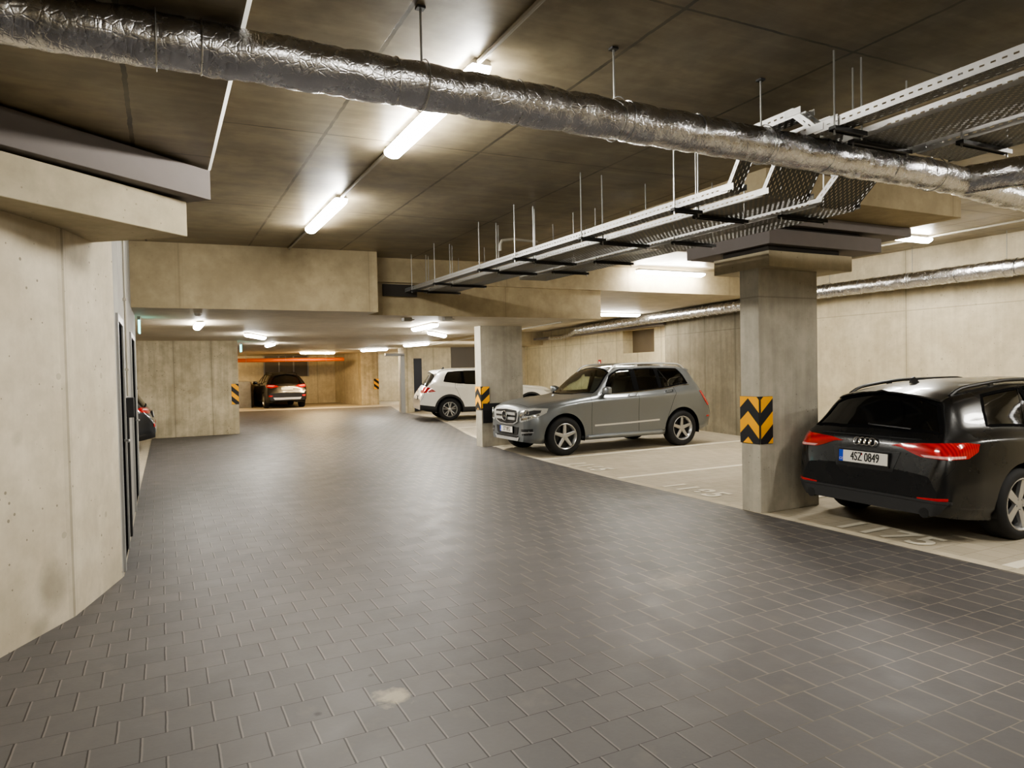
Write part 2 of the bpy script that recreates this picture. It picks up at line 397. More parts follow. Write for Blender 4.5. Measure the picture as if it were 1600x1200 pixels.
# far end of the garage
sbox('wall_far', M_wall, 8.63, 15.2, 26, 26.3, 0, 2.52)
sbox('pillar_far', M_stub, 8.28, 8.66, 25.5, 26.2, 0, 2.52)
sbox('door_3', M_doorblue, 8.67, 9.14, 25.94, 26.01, .02, 2.07, bevel=.003)
sbox('window_2', M_panelgrey, 10.4, 11.6, 25.95, 26.01, 1.68, 2.51, bevel=.003)
struct('doorframe_far', MB().box(8.12, 8.28, 25.42, 25.6, 0, 2.2).box(7.55, 8.28, 25.42, 25.6, 2.16, 2.26), M_frame, bevel=.004)
sbox('wall_back', M_wall, -2, 8.25, 37, 37.3, 0, 2.52)
wall_seg('wall_back_side', M_wall, (8.62, 32.9), (8.2, 37.0), .3, 0, 2.52)
sbox('pillar_back', M_stub, 8.5, 9.35, 32.75, 33.3, 0, 2.52)
sbox('wall_back_right', M_wall, 8.9, 15.2, 36.2, 36.5, 0, 2.52)
sbox('wall_low', M_wallgrey, 1.5, 3.75, 34.6, 36.9, 0, 1.24)
sbox('wall_end', M_wall, 15.0, 15.3, 26, 40, 0, 2.52)

# ceilings
m = MB(); xs = (-9, 20)
m.add([(x, y, ceilz(x) + h) for h in (0, .25) for y in (-6, 17.2) for x in xs], [(0, 1, 3, 2), (4, 6, 7, 5), (0, 4, 5, 1), (2, 3, 7, 6), (0, 2, 6, 4), (1, 5, 7, 3)])
struct('ceiling', m, M_ceil)
def slab(name, x0, x1, y0, y1, z0, z1, face=M_beam):
    m = MB(); m.box(x0, x1, y0, y1, z0, z1); m.m = [1, 0, 0, 0, 0, 0]
    return struct(name, m, [face, M_white_ceil], fix=True)
slab('ceiling_low_left', -8.9, 2.93, 10.2, 20.2, 2.5, 3.42)
slab('ceiling_low', 2.93, 7.32, 10.78, 20.2, 2.5, 3.02)
slab('ceiling_low_back', -8.9, 10.6, 20.2, 42, 2.5, 3.45)
slab('ceiling_low_corner', 10.6, 16, 24, 42, 2.5, 3.45)
slab('ceiling_band', 2.93, 15, 10.72, 24.2, 3.02, 3.6)
m = MB().prism([(-8.7, 3.112), (.35, 3.112), (.374, 3.132), (.374, 3.38), (-8.7, 3.38)], lambda x, z, y: (x, y, z), -5.7, 5.62); m.m = [1 if k == 3 else 0 for k in range(7)]
struct('ceiling_drop', m, [M_ceil, M_white])  # chamfer face whitened to carry lamp light along the edge
sbox('dark_opening_patch', M_gap, 3.16, 3.72, 10.70, 10.74, 2.80, 2.985, bevel=0)  # dark sheet painted for the shaded hole where the trays enter

# capital over the near left wall (turned to the room)
def para(A, f, lf, b, lb): 
    A = Vector(A); f = Vector(f).normalized(); b = Vector(b).normalized()
    return [tuple(p) for p in (A, A + f * lf, A + f * lf + b * lb, A + b * lb)]
fn = lambda x, y, h: (x, y, h)
leftcap = struct('capital_left', MB().prism(para((.2, 5.52), (-.95, -.885), 3.4, (-.47, .36), 1.1), fn, 2.61, 2.86), M_cap, bevel=.006)
struct('insulation_slab', MB().prism(para((.36, 5.49), (-1.1, -.9), 3.6, (-.5, .5), 1.5), fn, 2.88, 3.09), M_insul, parent=leftcap, bevel=.004)
struct('shadow_gap', MB().prism(para((.1, 5.5), (-1.1, -.9), 3.3, (-.5, .5), 1.), fn, 2.855, 2.885), M_gap, parent=leftcap)

# the two free-standing columns
c1 = sbox('column', M_col, 5.71, 6.61, 5.44, 5.71, 0, 2.64, bevel=.008)
for nm, mt, b in (('capital', M_cap, (5.71, 7.0, 5.29, 6.10, 2.63, 2.80)), ('shadow_gap', M_gap, (5.80, 6.9, 5.38, 6.05, 2.80, 2.87)),
                  ('insulation_slab', M_insul, (5.71, 7.5, 5.28, 6.56, 2.87, 3.03)), ('shadow_gap', M_gap, (5.82, 7.3, 5.42, 6.6, 3.03, 3.09)),
                  ('insulation_slab', M_insul, (5.72, 8.08, 5.30, 7.1, 3.09, 3.20)), ('drop_panel', M_beam, (5.05, 8.05, 4.70, 7.6, 3.20, 3.46))):
    sbox(nm, mt, *b, parent=c1, bevel=.005)
c2 = sbox('column', concrete('concrete_column_b', srgb(166, 160, 146), srgb(194, 188, 172), sp=3.1, off=-1.1, streak=.9, dots=False, seam=.3), 5.88, 6.85, 13.06, 13.36, 0, 2.52, bevel=.008)

# doors in the left wall (leaf flush with the wall, frame standing proud)
def door(name, y0, y1, z1):
    d = sbox(name, M_door, -.33, -.314, y0, y1, .02, z1, bevel=.002)
    m = MB().box(-.33, -.300, y0 - .07, y0, 0, z1 + .06).box(-.33, -.300, y1, y1 + .07, 0, z1 + .06).box(-.33, -.300, y0, y1, z1, z1 + .06)
    struct('door_frame', m, M_frame, parent=d)
    m = MB().box(-.315, -.27, y1 - .13, y1 - .11, 1.02, 1.04).tube((-.275, y1 - .12, 1.03), (-.275, y1 - .26, 1.03), .009)
    m.build('door_handle', M_galv, parent=d)
    return d
door('door_1', 6.62, 7.38, 2.08); door('door_2', 9.45, 10.6, 2.08)

# ------------------------------------------------------------------ small wall things
cr = empty('card_reader', (-.32, 8.0, 1.2), label='black card reader box with a black cable trunk below, between the two left wall doors', cat='card reader')
MB().box(0, .07, -.05, .1, 0, .2).build('reader_box', M_black, cr, bevel=.006)
MB().box(0, .022, -.04, .08, -1.2, 0).build('cable_trunk', M_black, cr, bevel=.003)
cp = empty('conduit', (-.30, 7.95, 1.42), label='thin grey vertical conduit running down the left wall to the card reader', cat='conduit')
MB().tube((0, 0, 0), (0, 0, 1.95), .011).build('tube', M_conduit, cp, smooth=True)
for z in (.25, .95, 1.6): MB().box(-.02, .014, -.016, .016, z, z + .025).build('clip', M_conduit, cp)

def exit_sign(loc, w, h, label):
    t = empty('exit_sign', loc, label=label, cat='exit sign')
    MB().box(-.02, .02, -w / 2, w / 2, h, h + .05).build('housing', M_lampbody, t, bevel=.004)
    MB().box(-.012, .012, -w / 2, w / 2, 0, h).build('lit_panel', M_exit, t)
    return t
exit_sign((-.27, 11.9, 2.26), .34, .19, 'glowing turquoise exit sign under the low ceiling at the end of the left door wall')
exit_sign((2.0, 20.6, 2.22), .3, .2, 'small glowing turquoise exit sign beside the rough concrete stub wall')
sd = empty('smoke_detector', (.5, 10.95, 2.5), label='round white smoke detector on the low ceiling near the turquoise exit sign', cat='smoke detector')
MB().lathe([(0, -.045), (.03, -.045), (.052, -.025), (.055, 0)], 20, Matrix.Rotation(R(90), 4, 'X')).build('detector_body', M_white, sd, smooth=True)
for x, y, s in ((3.72, 11.25, 'first'), (4.35, 11.0, 'second')):
    b = MB().box(-.07, .07, -.07, .07, -.06, 0).tube((.07, 0, -.03), (.13, 0, -.03), .012)
    o = b.build('junction_box', M_lampbody, loc=(x, y, 2.5), bevel=.004)
    tag(o, 'grey junction box on the low ceiling %s the long white lamp' % ('just before' if s == 'first' else 'above the right end of'), 'junction box', 'junction boxes on the low ceiling')
fs_ = MB().box(-.09, .09, -.006, .006, -.11, .11); fs_.cur = 1
fs_.box(-.05, .02, -.009, -.006, -.06, .06).box(.03, .06, -.009, -.006, -.03, .05)
o = fs_.build('fire_sign', [M_red, M_signwhite], loc=(CX(19.1) - .02, 19.1, 1.72), rz=rzc - PI)
tag(o, 'small red fire equipment sign on the pale wall above the silver car', 'sign')

# hazard pads
def clip(poly, z0, z1):
    for lim, sg in ((z0, 1), (z1, -1)):
        out = []
        for i in range(len(poly)):
            a, b = poly[i - 1], poly[i]; da = (a[1] - lim) * sg; db = (b[1] - lim) * sg
            if (da >= 0) != (db >= 0):
                t = da / (da - db); out.append((a[0] + (b[0] - a[0]) * t, lim))
            if db >= 0: out.append(b)
        poly = out
        if len(poly) < 3: return []
    return poly
def hazard(loc, segs, brk, zz, z0, z1, band, label, group):
    # segs: [(s0, s1, map fn (s, depth) -> (x, y))]; brk: zigzag [(s, z)]
    t = empty('hazard_pad', loc, label=label, cat='hazard strip', group=group)
    yel = MB(); blk = MB(); base = MB()
    for s0, s1, fnm in segs:
        q = lambda s, d: Vector((*fnm(s, d), 0))
        vs = [(*fnm(s, d), z) for z in (z0, z1) for d in (.003, .013) for s in (s0, s1)]
        base.add(vs, [(0, 2, 3, 1), (4, 5, 7, 6), (0, 1, 5, 4), (2, 6, 7, 3), (0, 4, 6, 2), (1, 3, 7, 5)])
        cuts = sorted({s0, s1} | {b[0] for b in brk if s0 < b[0] < s1})
        def zat(s):
            for (a, za), (b, zb) in zip(brk, brk[1:]):
                if a <= s <= b: return za + (zb - za) * (s - a) / (b - a)
            return brk[0][1] if s < brk[0][0] else brk[-1][1]
        for a, b in zip(cuts, cuts[1:]):
            for k in range(-8, 9):
                p = [(a, zat(a) + zz + k * band), (b, zat(b) + zz + k * band), (b, zat(b) + zz + (k + 1) * band), (a, zat(a) + zz + (k + 1) * band)]
                p = clip(p, z0 + .002, z1 - .002)
                if p: (yel if k % 2 else blk).add([(*fnm(s, .0145), z) for s, z in p], [tuple(range(len(p)))])
    base.build('pad', M_blackst, t); yel.build('yellow_stripes', M_yellow, t, fix=False); blk.build('black_stripes', M_blackst, t, fix=False)
    return t
G = 'yellow and black hazard pads'
hazard((5.71, 5.44, 0), [(-.27, 0, lambda s, d: (-d, -s)), (0, .175, lambda s, d: (s, -d))], [(-.3, -.13), (-.155, 0), (0, -.155), (.2, .02)], 1.10, .75, 1.26, .14,
       'yellow and black chevron pad on the big column beside the dark estate car', G)
hazard((5.88, 13.06, 0), [(-.28, 0, lambda s, d: (-d, -s)), (0, .175, lambda s, d: (s, -d))], [(-.3, -.13), (-.155, 0), (0, -.155), (.2, .02)], 1.09, .77, 1.25, .14,
       'yellow and black chevron pad on the column in front of the silver car', G)
hazard((1.85, 19.95, 0), [(-.18, 0, lambda s, d: (s, -d))], [(-.2, .2), (.02, 0)], .98, .80, 1.35, .135,
       'yellow and black diagonal pad on the edge of the rough stub wall', G)
hazard((9.35, 32.75, 0), [(-.24, 0, lambda s, d: (s, -d))], [(-.3, .25), (.02, 0)], .95, .74, 1.24, .135,
       'yellow and black diagonal pad on the pillar deep in the far bay', G)
o = MB().box(5.9, 6.85, 13.035, 13.06, .50, .90).build('wall_guard', M_black, bevel=.004)
tag(o, 'black rubber guard panel on the column face in front of the silver car bonnet', 'wall guard')

# floor paint
def line(x0, y0, x1, y1, wd, label):
    a = Vector((x0, y0)); b = Vector((x1, y1)); n = (b - a).normalized().orthogonal() * wd / 2
    m = MB().prism([tuple(a + n), tuple(b + n), tuple(b - n), tuple(a - n)], fn, .0, .0062)
    o = m.build('parking_line', M_paint); tag(o, label, 'parking line', 'white parking lines'); return o
line(5.82, 3.05, 10.8, 3.0, .11, 'white parking line beside the dark estate car, at the edge of view')
line(5.84, 8.23, 10.8, 8.2, .10, 'white parking line between the two empty bays')
line(5.92, 10.62, 10.85, 10.8, .10, 'white parking line alongside the silver car, nearest its wheels')
line(6.1, 13.0, 10.8, 13.2, .10, 'white parking line behind the silver car next to the second column')
line(5.85, 5.78, 10.8, 5.76, .10, 'white parking line behind the big column by the dark estate car')
line(7.9, 20.05, 12.6, 19.2, .11, 'white parking line alongside the white car')
line(7.3, 17.8, 12.4, 17.2, .11, 'white parking line in front of the white car bay')
line(2.95, 31.95, 9.2, 30.95, .12, 'white line along the edge of the far bay behind the dark off-roader')

def text_mesh(txt, size, fnm, mb, ext=0, xs=1., bold=0.):
    cu = bpy.data.curves.new('t', 'FONT'); cu.body = txt; cu.size = size; cu.offset = bold; cu.align_x = 'CENTER'; cu.align_y = 'CENTER'
    to = bpy.data.objects.new('t', cu); COL.objects.link(to)
    dg = bpy.context.evaluated_depsgraph_get(); me = to.evaluated_get(dg).to_mesh()
    mb.add([fnm(v.co.x * xs, v.co.y) for v in me.vertices], [tuple(p.vertices) for p in me.polygons])
    to.evaluated_get(dg).to_mesh_clear(); bpy.data.objects.remove(to); bpy.data.curves.remove(cu)
def bay_number(txt, xc, yc, wd, label):
    t = empty('bay_number', (xc, yc, 0), label=label, cat='bay number', group='painted bay numbers'); n = len(txt)
    for i, ch in enumerate(txt):
        m = MB(); c = -wd / 2 + wd * (i + .5) / n
        text_mesh(ch, .50, lambda a, b: (b, -(a * .95 + c), .0058), m, bold=.012)
        m.build('digit', M_paint, t, fix=False)
bay_number('1185', 6.08, 6.92, 1.06, 'white painted bay number 1185 on the empty bay beside the big column')
bay_number('1165', 6.11, 9.45, 1.0, 'white painted bay number 1165 on the empty bay beside the silver car')
bay_number('1175', 6.02, 4.22, 1.0, 'white painted bay number half hidden under the tail of the dark estate car')

# ------------------------------------------------------------------ lamps
def lamp(x, y, zc, L, ang, label, warm=False, group='long ceiling lamps'):
    t = empty('ceiling_lamp', (x, y, zc), ang, label, 'lamp', group)
    h = L / 2
    prof = [(-.062, -.035), (.062, -.035), (.045, 0), (-.045, 0)]
    MB().prism(prof, lambda a, b, l: (l, a, b), -h, h).build('housing', M_lampbody, t)
    dp = [(.066, -.034), (.064, -.062), (.042, -.088), (0, -.098), (-.042, -.088), (-.064, -.062), (-.066, -.034)]
    m = MB(); vs = []; st = [(-h, .62), (-h + .05, 1.), (h - .05, 1.), (h, .62)]
    for l, k in st: vs += [(l, a * (1 if k == 1 else .86), -.034 + (b + .034) * k) for a, b in dp]
    n = len(dp); m.add(vs, [(i * n + j, i * n + j + 1, (i + 1) * n + j + 1, (i + 1) * n + j) for i in range(3) for j in range(n - 1)] + [tuple(range(n)), tuple(range(3 * n, 4 * n))])
    m.build('diffuser', M_lampw if warm else M_lamp, t, smooth=True)
    for s in (-1, 1): MB().box(s * h * .62 - .012, s * h * .62 + .012, -.069, .069, -.04, -.022).build('clip', M_galv, t)
    return t
X90 = PI / 2
lamp(1.68, 4.50, ceilz(1.68), 1.75, X90, 'long white lamp on the main ceiling half hidden by the silver duct')
lamp(1.66, 7.80, ceilz(1.66), 1.65, X90, 'long white lamp on the main ceiling beyond the silver duct, above the lane')
lamp(1.68, .2, ceilz(1.68), 1.6, X90, 'added unseen long white lamp overhead out of frame, lighting the near floor')  # lamp put in out of frame to light the near floor
lamp(1.68, -3.4, ceilz(1.68), 1.6, X90, 'added unseen long white lamp behind the viewpoint, for the near floor')  # second unseen lamp added so the near floor is lit
lamp(9.72, 6.62, ceilz(9.7), 1.6, 0, 'white lamp behind the big column head, near the right wall')
lamp(6.35, 1.2, ceilz(6.3), 1.6, X90, 'white lamp beyond the cable trays just outside the view')
lamp(9.7, 1.2, ceilz(9.7), 1.6, 0, 'added unseen white lamp over the parking bays outside the view')  # unseen addition, gives light to the near part of the room
lamp(8.75, 10.50, 3.42, 1.6, 0, 'long white lamp in front of the concrete band behind the big column')
lamp(10.72, 15.1, 3.02, 1.5, 0, 'white lamp in the raised recess above the silver car')
lamp(.6, 13.0, 2.5, 1.15, X90, 'short white lamp on the low ceiling near the smoke detector')
lamp(1.93, 16.6, 2.5, 1.5, math.atan2(2.04, .76), 'slanted white lamp on the low ceiling in front of the stub wall end')
lamp(2.92, 21.7, 2.5, 1.5, X90 - .02, 'white lamp on the low ceiling just past the stub wall')
lamp(6.15, 31.0, 2.5, 1.6, .3, 'warm yellow lamp by the orange pipe in the far bay', warm=True)
lamp(4.6, 12.85, 2.5, 1.5, X90 - .06, 'long white lamp on the low ceiling before the white car')
lamp(5.85, 15.45, 2.5, 1.6, math.atan2(1.67, 1.08), 'slanted white lamp on the low ceiling above the white car bay entrance')
lamp(7.5, 21.8, 2.5, 1.7, X90 + .12, 'white lamp on the low ceiling just before the dark blue door')
lamp(7.6, 27.2, 2.5, 1.6, math.atan2(-1.5, .6), 'white lamp on the low ceiling left of the grey steel door frame')
lamp(10.2, 21.4, 2.5, 1.2, .1, 'white lamp above the white car hidden behind the second column')
lamp(.6, 26.5, 2.5, 1.5, 0, 'added white lamp, unseen behind the rough stub wall, brightening the far end')  # added out of sight to brighten the far end
lamp(.8, 34.2, 2.5, 1.6, 0, 'added warm lamp, unseen behind the stub wall, brightening the far bay', warm=True)  # unseen warm source added so the far bay gets brighter
lamp(11.5, 33.5, 2.5, 1.6, 0, 'added unseen white lamp brightening the wall beyond the grey steel door frame')  # added lamp, brightens the opening past the steel frame
lamp(8.1, 34.6, 2.5, 1.6, X90, 'warm lamp in the corner beside the far hazard striped pillar', warm=True) if 0 else None
lamp(-4, 15.5, 2.5, 1.5, 0, 'white lamp over the left bay behind the door wall')

def run(name, pts, r, label, clips=1.2):
    t = empty(name, pts[0], label=label, cat='conduit')
    p0 = Vector(pts[0]); q = [tuple(Vector(p) - p0) for p in pts]
    MB().path(q, r, 8).build('tube', M_conduit, t, smooth=True)
    return t
run('conduit', [(1.66, -5, ceilz(1.66) - .02), (1.66, 10.15, ceilz(1.66) - .02)], .015, 'thin grey conduit linking the ceiling lamps above the lane')
run('conduit', [(10.42, -5, 3.47), (10.42, 10.6, 3.47)], .016, 'thin pale conduit on the ceiling near the right wall lamp')
run('conduit', [(3.42, 7.0, 2.93), (3.42, 7.0, 3.0), (3.45, 7.02, 3.05), (3.6, 7.05, 3.08), (3.95, 7.1, 3.08)], .016, 'short bent pale conduit curling up beside the narrow cable tray')
run('conduit', [(6.9, 11.5, 2.485), (8.6, 24.0, 2.485)], .012, 'thin conduit across the low ceiling towards the dark blue door')

# ------------------------------------------------------------------ air ducts
def duct(pts, r, n, seed, wob=.004):
    rnd = random.Random(seed); P = [Vector(p) for p in pts]; out = []; rr = []
    for a, b in zip(P, P[1:]):
        k = max(2, int((b - a).length / .035))
        for i in range(k): out.append(a.lerp(b, i / k))
    out.append(P[-1]); jit = [rnd.uniform(-wob, wob) for _ in range(len(out) * n + n)]
    cnt = [0]
    def rad(i, t):
        cnt[0] += 1; seamd = abs((i % 17) - 8) / 8
        return r + jit[(cnt[0]) % len(jit)] + .003 * math.sin(i * .7 + 2 * t) - (.006 if i % 17 == 0 else 0)
    return MB().path(out, rad, n)
D0 = Vector((-1.6, 3.22, 2.995))
dt = empty('air_duct', D0, label='round silver foil wrapped air duct crossing the room in front of the cable trays', cat='air duct')
def rel(pts, o): return [tuple(Vector(p) - o) for p in pts]
duct(rel([(-1.6, 3.22, 2.995), (5.2, 3.22, 2.99), (5.6, 3.24, 2.985), (6.2, 3.3, 2.97), (9.2, 3.3, 2.96)], D0), .108, 28, 1).build('duct_body', M_foil, dt, smooth=60)
duct(rel([(5.55, 3.22, 2.99), (5.72, 2.9, 3.0), (5.8, 2.5, 3.01), (5.82, -2., 3.02)], D0), .108, 28, 2).build('duct_branch', M_foil, dt, smooth=60)
for i, x in enumerate((.19, 1.03, 1.68, 2.37, 2.87, 3.46, 3.97, 4.62, 5.05)):
    MB().torus((x + 1.6, 0, 0), (1, 0, 0), .1085, .004, 28, 6).build('tape_ring', M_foil2, dt, smooth=True)
def duct_hanger(x, y, z, zt, r, label, grp):
    t = empty('duct_hanger', (x, y, z), label=label, cat='hanger', group=grp)
    MB().tube((0, 0, r + .01), (0, 0, zt - z), .006, 6).build('threaded_rod', M_galv, t)
    MB().torus((0, 0, 0), (1, 0, 0), r + .012, .003, 24, 4).build('clamp_ring', M_galv, t, smooth=True)
    MB().box(-.02, .02, -.02, .02, zt - z - .012, zt - z).build('ceiling_plate', M_dkst, t)
for x, l in ((-1.1, 'out of view at the left end'), (.02, 'at the left end of view'), (1.17, 'just left of the half hidden lamp'), (2.3, 'between lamp and cable trays'), (3.42, 'next to the cable tray hump'), (5.15, 'past the trays')):
    duct_hanger(x, 3.22, 2.995, ceilz(x), .108, 'thin rod hanger of the crossing silver duct, ' + l, 'rod hangers of the crossing duct')
D1 = Vector((11.2, -5, 2.97))
t2 = empty('air_duct', D1, label='silver foil duct running along the right wall behind the columns', cat='air duct')
duct(rel([(11.22, -5, 2.95), (11.22, 9.2, 2.95), (11.24, 10.5, 2.875), (11.34, 11.8, 2.872), (11.6, 13.7, 2.87), (12.05, 17.2, 2.85), (12.35, 19.6, 2.83)], D1), .13, 22, 3).build('duct_body', M_foil, t2, smooth=60)
duct(rel([(12.35, 19.6, 2.83), (12.45, 20.2, 2.72), (12.6, 21, 2.66), (12.75, 22.1, 2.68)], D1), .07, 14, 4).build('duct_tail', M_foil, t2, smooth=60)
for y in (5.0, 5.75, 6.6, 7.4, 8.3, 9.0):
    MB().torus((.02 + (0 if y < 9.2 else (y - 10.5) * .12), y + 5, -.02 if y < 9.2 else -.095), (0, 1, 0), .131, .005, 22, 6).build('tape_ring', M_foil2, t2, smooth=True)
for y in (5.9, 7.35, 8.95): 
    t = empty('duct_hanger', (11.22, y, 2.97), label='thin rod hanger of the wall duct, %s' % {5.9: 'above the dark estate car roof', 7.35: 'right of the column head lamp', 8.95: 'next to the big column shaft'}[y], cat='hanger', group='rod hangers of the wall duct')
    MB().tube((0, 0, .124), (0, 0, ceilz(11.2) - 2.97), .005, 6).build('threaded_rod', M_galv, t)
    MB().torus((0, 0, -.02), (0, 1, 0), .142, .003, 24, 4).build('clamp_ring', M_galv, t, smooth=True)

# ------------------------------------------------------------------ cable trays
PROF = [(10.74, 2.865), (3.62, 2.80), (3.42, 3.125), (3.06, 3.125), (2.90, 2.975), (-3.2, 3.0)]
def tray(x0, x1, prof, hs, label):
    t = empty('cable_tray', ((x0 + x1) / 2, 3.2, 2.9), label=label, cat='cable tray', group='galvanised cable trays')
    o = Vector(((x0 + x1) / 2, 3.2, 2.9)); u = [0]
    for a, b in zip(prof, prof[1:]): u.append(u[-1] + math.hypot(a[0] - b[0], a[1] - b[1]))
    m = MB(); m.uv = []; vs = []
    for (y, z), q in zip(prof, u):
        vs += [Vector((x0, y, z)) - o, Vector((x1, y, z)) - o]; m.uv += [(q, 0), (q, x1 - x0)]
    m.add(vs, [(2 * i, 2 * i + 1, 2 * i + 3, 2 * i + 2) for i in range(len(prof) - 1)])
    m.build('tray_bottom', M_tray, t, fix=False)
    for x in (x0, x1):
        m = MB(); m.uv = []; vs = []; s = 1 if x == x0 else -1
        for (y, z), q in zip(prof, u):
            vs += [Vector((x, y, z)) - o, Vector((x, y, z + hs)) - o, Vector((x + s * .012, y, z + hs)) - o]; m.uv += [(q, 0), (q, .06), (q, .08)]
        m.add(vs, [f for i in range(len(prof) - 1) for f in ((3 * i, 3 * i + 3, 3 * i + 4, 3 * i + 1), (3 * i + 1, 3 * i + 4, 3 * i + 5, 3 * i + 2))])
        sr = m.build('side_rail', M_trayside, t, fix=False)
        for (y, z) in prof[1:-1]:
            xx = x - s * .003
            MB().box(xx - .002 - o.x, xx + .002 - o.x, y - .06 - o.y, y + .06 - o.y, z + .012 - o.z, z + hs - .008 - o.z).build('joint_plate', M_galv, sr)
    return t
tray(3.52, 3.635, PROF, .06, 'narrow perforated cable tray hanging nearest the lane')
tray(3.85, 4.30, PROF, .06, 'wide perforated cable tray in the middle of the three')
tray(4.49, 4.92, [(8.6, 2.845), (3.70, 2.80), (3.50, 2.98), (3.42, 3.125), (3.06, 3.125), (2.90, 2.975), (-3.2, 3.0)], .06, 'medium perforated cable tray on the side towards the big column')
def hanger(y, xa, xb, z, label, g):
    t = empty('tray_hanger', ((xa + xb) / 2, y, z), label=label, cat='hanger', group=g)
    h = (xb - xa) / 2
    m = MB().box(-h - .02, h + .02, -.02, .02, -.022, -.002)
    m.box(-h - .02, h + .02, -.024, -.02, -.03, -.004).box(-h - .02, h + .02, .02, .024, -.03, -.004)
    m.build('crossbar', M_dkst, t)
    for s in (-1, 1):
        zt = ceilz(t.location.x + s * h) - z
        MB().tube((s * h, 0, -.05), (s * h, 0, zt), .006, 6).build('threaded_rod', M_galv, t)
    return t
def tz(y): return 2.80 + (2.865 - 2.80) * max(0, y - 3.62) / 7.12 if y > 3.6 else 2.975
for y, w1 in ((10.3, 'at the concrete beam'), (9.3, 'just before the concrete beam'), (7.75, 'past the second lamp'), (6.8, 'level with the second lamp'), (5.45, 'midway between beam and duct'), (4.15, 'just beyond the crossing duct'), (2.75, 'on the viewer side of the duct'), (1.2, 'where the trays leave the picture')):
    z = tz(y)
    hanger(y, 3.50, 3.735, z, 'rod hanger of the narrow cable tray, ' + w1, 'hangers of the narrow tray')
    hanger(y + .12, 3.82, 4.335, z, 'rod hanger of the wide cable tray, ' + w1, 'hangers of the wide tray')
    z3 = 2.80 + .045 * max(0, y - .15 - 3.70) / 4.9 if y > 3.6 else 2.975
    if y < 8.5: hanger(y - .15, 4.46, 4.95, z3 - .001, 'rod hanger of the medium cable tray, ' + w1, 'hangers of the medium tray')

# ------------------------------------------------------------------ far bay things
wp = empty('waste_pipe', (5, 33, 2.2), label='orange plastic pipe under the ceiling of the far bay', cat='pipe')
MB().path([(-2.8, 0, 0), (2.75, 0, 0)], .085, 16).build('pipe', M_orange, wp, smooth=True)
for x in (-1.6, .1, 1.9): MB().tube((x, 0, .08), (x, 0, .3), .008, 6).torus((x, 0, 0), (1, 0, 0), .088, .006, 16, 4).build('pipe_hanger', M_galv, wp)
vg = empty('mesh_screen', (4.65, 36.9, 1.42), label='grey mesh screen with pale posts on the back wall above the dark off-roader', cat='screen')
MB().box(0, 2.2, 0, .03, 0, 1.06).build('mesh_panel', M_panelgrey, vg)
for i in range(4): MB().box(i * .72 - .03, i * .72 + .03, -.05, 0, -.02, 1.08).build('post', M_frame, vg)

# ------------------------------------------------------------------ cars
def paint(name, col, metal=.5, rough=.32, coat=1.):
    m = NT(name); tc = m.n('TexCoord').outputs['Object']
    fl = m.noise(tc, 900, 1); dirt = m.noise(tc, 2.5, 5)
    c = m.mix(m.math('MULTIPLY', fl, .25), col, tuple(min(1, k * 1.5 + .01) for k in col))
    c = m.mix(m.math('MULTIPLY', m.ramp(dirt, [(.45, 0.), (.8, 1.)]), .12 if col[0] > .1 else .02), c, srgb(120, 112, 100))
    return m.finish(Base_Color=c, Metallic=metal, Roughness=m.math('MULTIPLY_ADD', dirt, .12, rough - .06), Coat_Weight=coat, Coat_Roughness=.05)
P_silver = paint('silver_grey_paint', srgb(118, 122, 125), .65, .33, .5)
P_black = paint('black_paint', srgb(10, 11, 13), .0, .28, .3)
P_white = paint('white_paint', srgb(236, 234, 226), 0., .35)
P_rav = paint('dark_charcoal_paint', srgb(18, 17, 18), .0, .3, .6)
P_grey = paint('dark_grey_paint', srgb(36, 38, 42), .3, .32)
M_gdark = plain('dark_tinted_glass', srgb(10, 11, 12), .05, noise=.1, coat=.5)
def clear_glass():
    m = NT('clear_car_glass'); tc = m.n('TexCoord').outputs['Object']
    tr = m.n('BsdfTransparent', {'Color': m.mix(m.noise(tc, 2, 2), (.74, .82, .76), (.78, .86, .80))})
    gl = m.n('BsdfGlossy', {'Color': (1, 1, 1, 1), 'Roughness': .03})
    fr = m.n('Fresnel', {'IOR': 1.5}); mx = m.n('MixShader', {0: m.math('MULTIPLY_ADD', fr.outputs[0], 1., .02, clamp=True), 1: tr.outputs[0], 2: gl.outputs[0]})
    m.t.links.new(mx.outputs[0], m.out.inputs[0]); return m.mat
M_gclear = clear_glass()
M_gtint = clear_glass(); M_gtint.name = 'privacy_car_glass'
for nd in M_gtint.node_tree.nodes:
    if nd.bl_idname == 'ShaderNodeMix': nd.inputs[6].default_value = (.36, .39, .38, 1); nd.inputs[7].default_value = (.40, .43, .42, 1)
M_trim = plain('black_car_trim', srgb(20, 20, 21), .45, noise=.15)
M_clad = plain('dark_grey_cladding', srgb(44, 44, 45), .65, noise=.15)
M_seal = plain('matt_black_window_seal', srgb(14, 14, 15), .85, noise=.1, spec=.06)
M_seam = plain('panel_gap', srgb(12, 12, 13), .8)
M_tyre = plain('tyre_rubber', srgb(30, 30, 31), .78, noise=.25)
M_alloy = plain('alloy_wheel', srgb(188, 188, 188), .3, metal=.8, noise=.1)
M_chrome = plain('chrome', srgb(222, 222, 222), .12, metal=1., noise=.04)
M_satin = plain('satin_aluminium', srgb(214, 214, 212), .34, metal=.7, noise=.05)
M_seat = plain('dark_seat_fabric', srgb(34, 33, 33), .85, noise=.2)
def lens(name, c1, c2, rough=.12):
    m = NT(name); tc = m.n('TexCoord').outputs['Object']
    wv = m.n('TexWave', {'Vector': tc, 'Scale': 14., 'Distortion': 1.5}).outputs[1]
    return m.finish(Base_Color=m.mix(m.math('MULTIPLY', wv, .6), c1, c2), Roughness=rough, Coat_Weight=1., Specular_IOR_Level=.7)
M_tail = lens('red_lamp_lens', srgb(150, 14, 20), srgb(214, 40, 44))
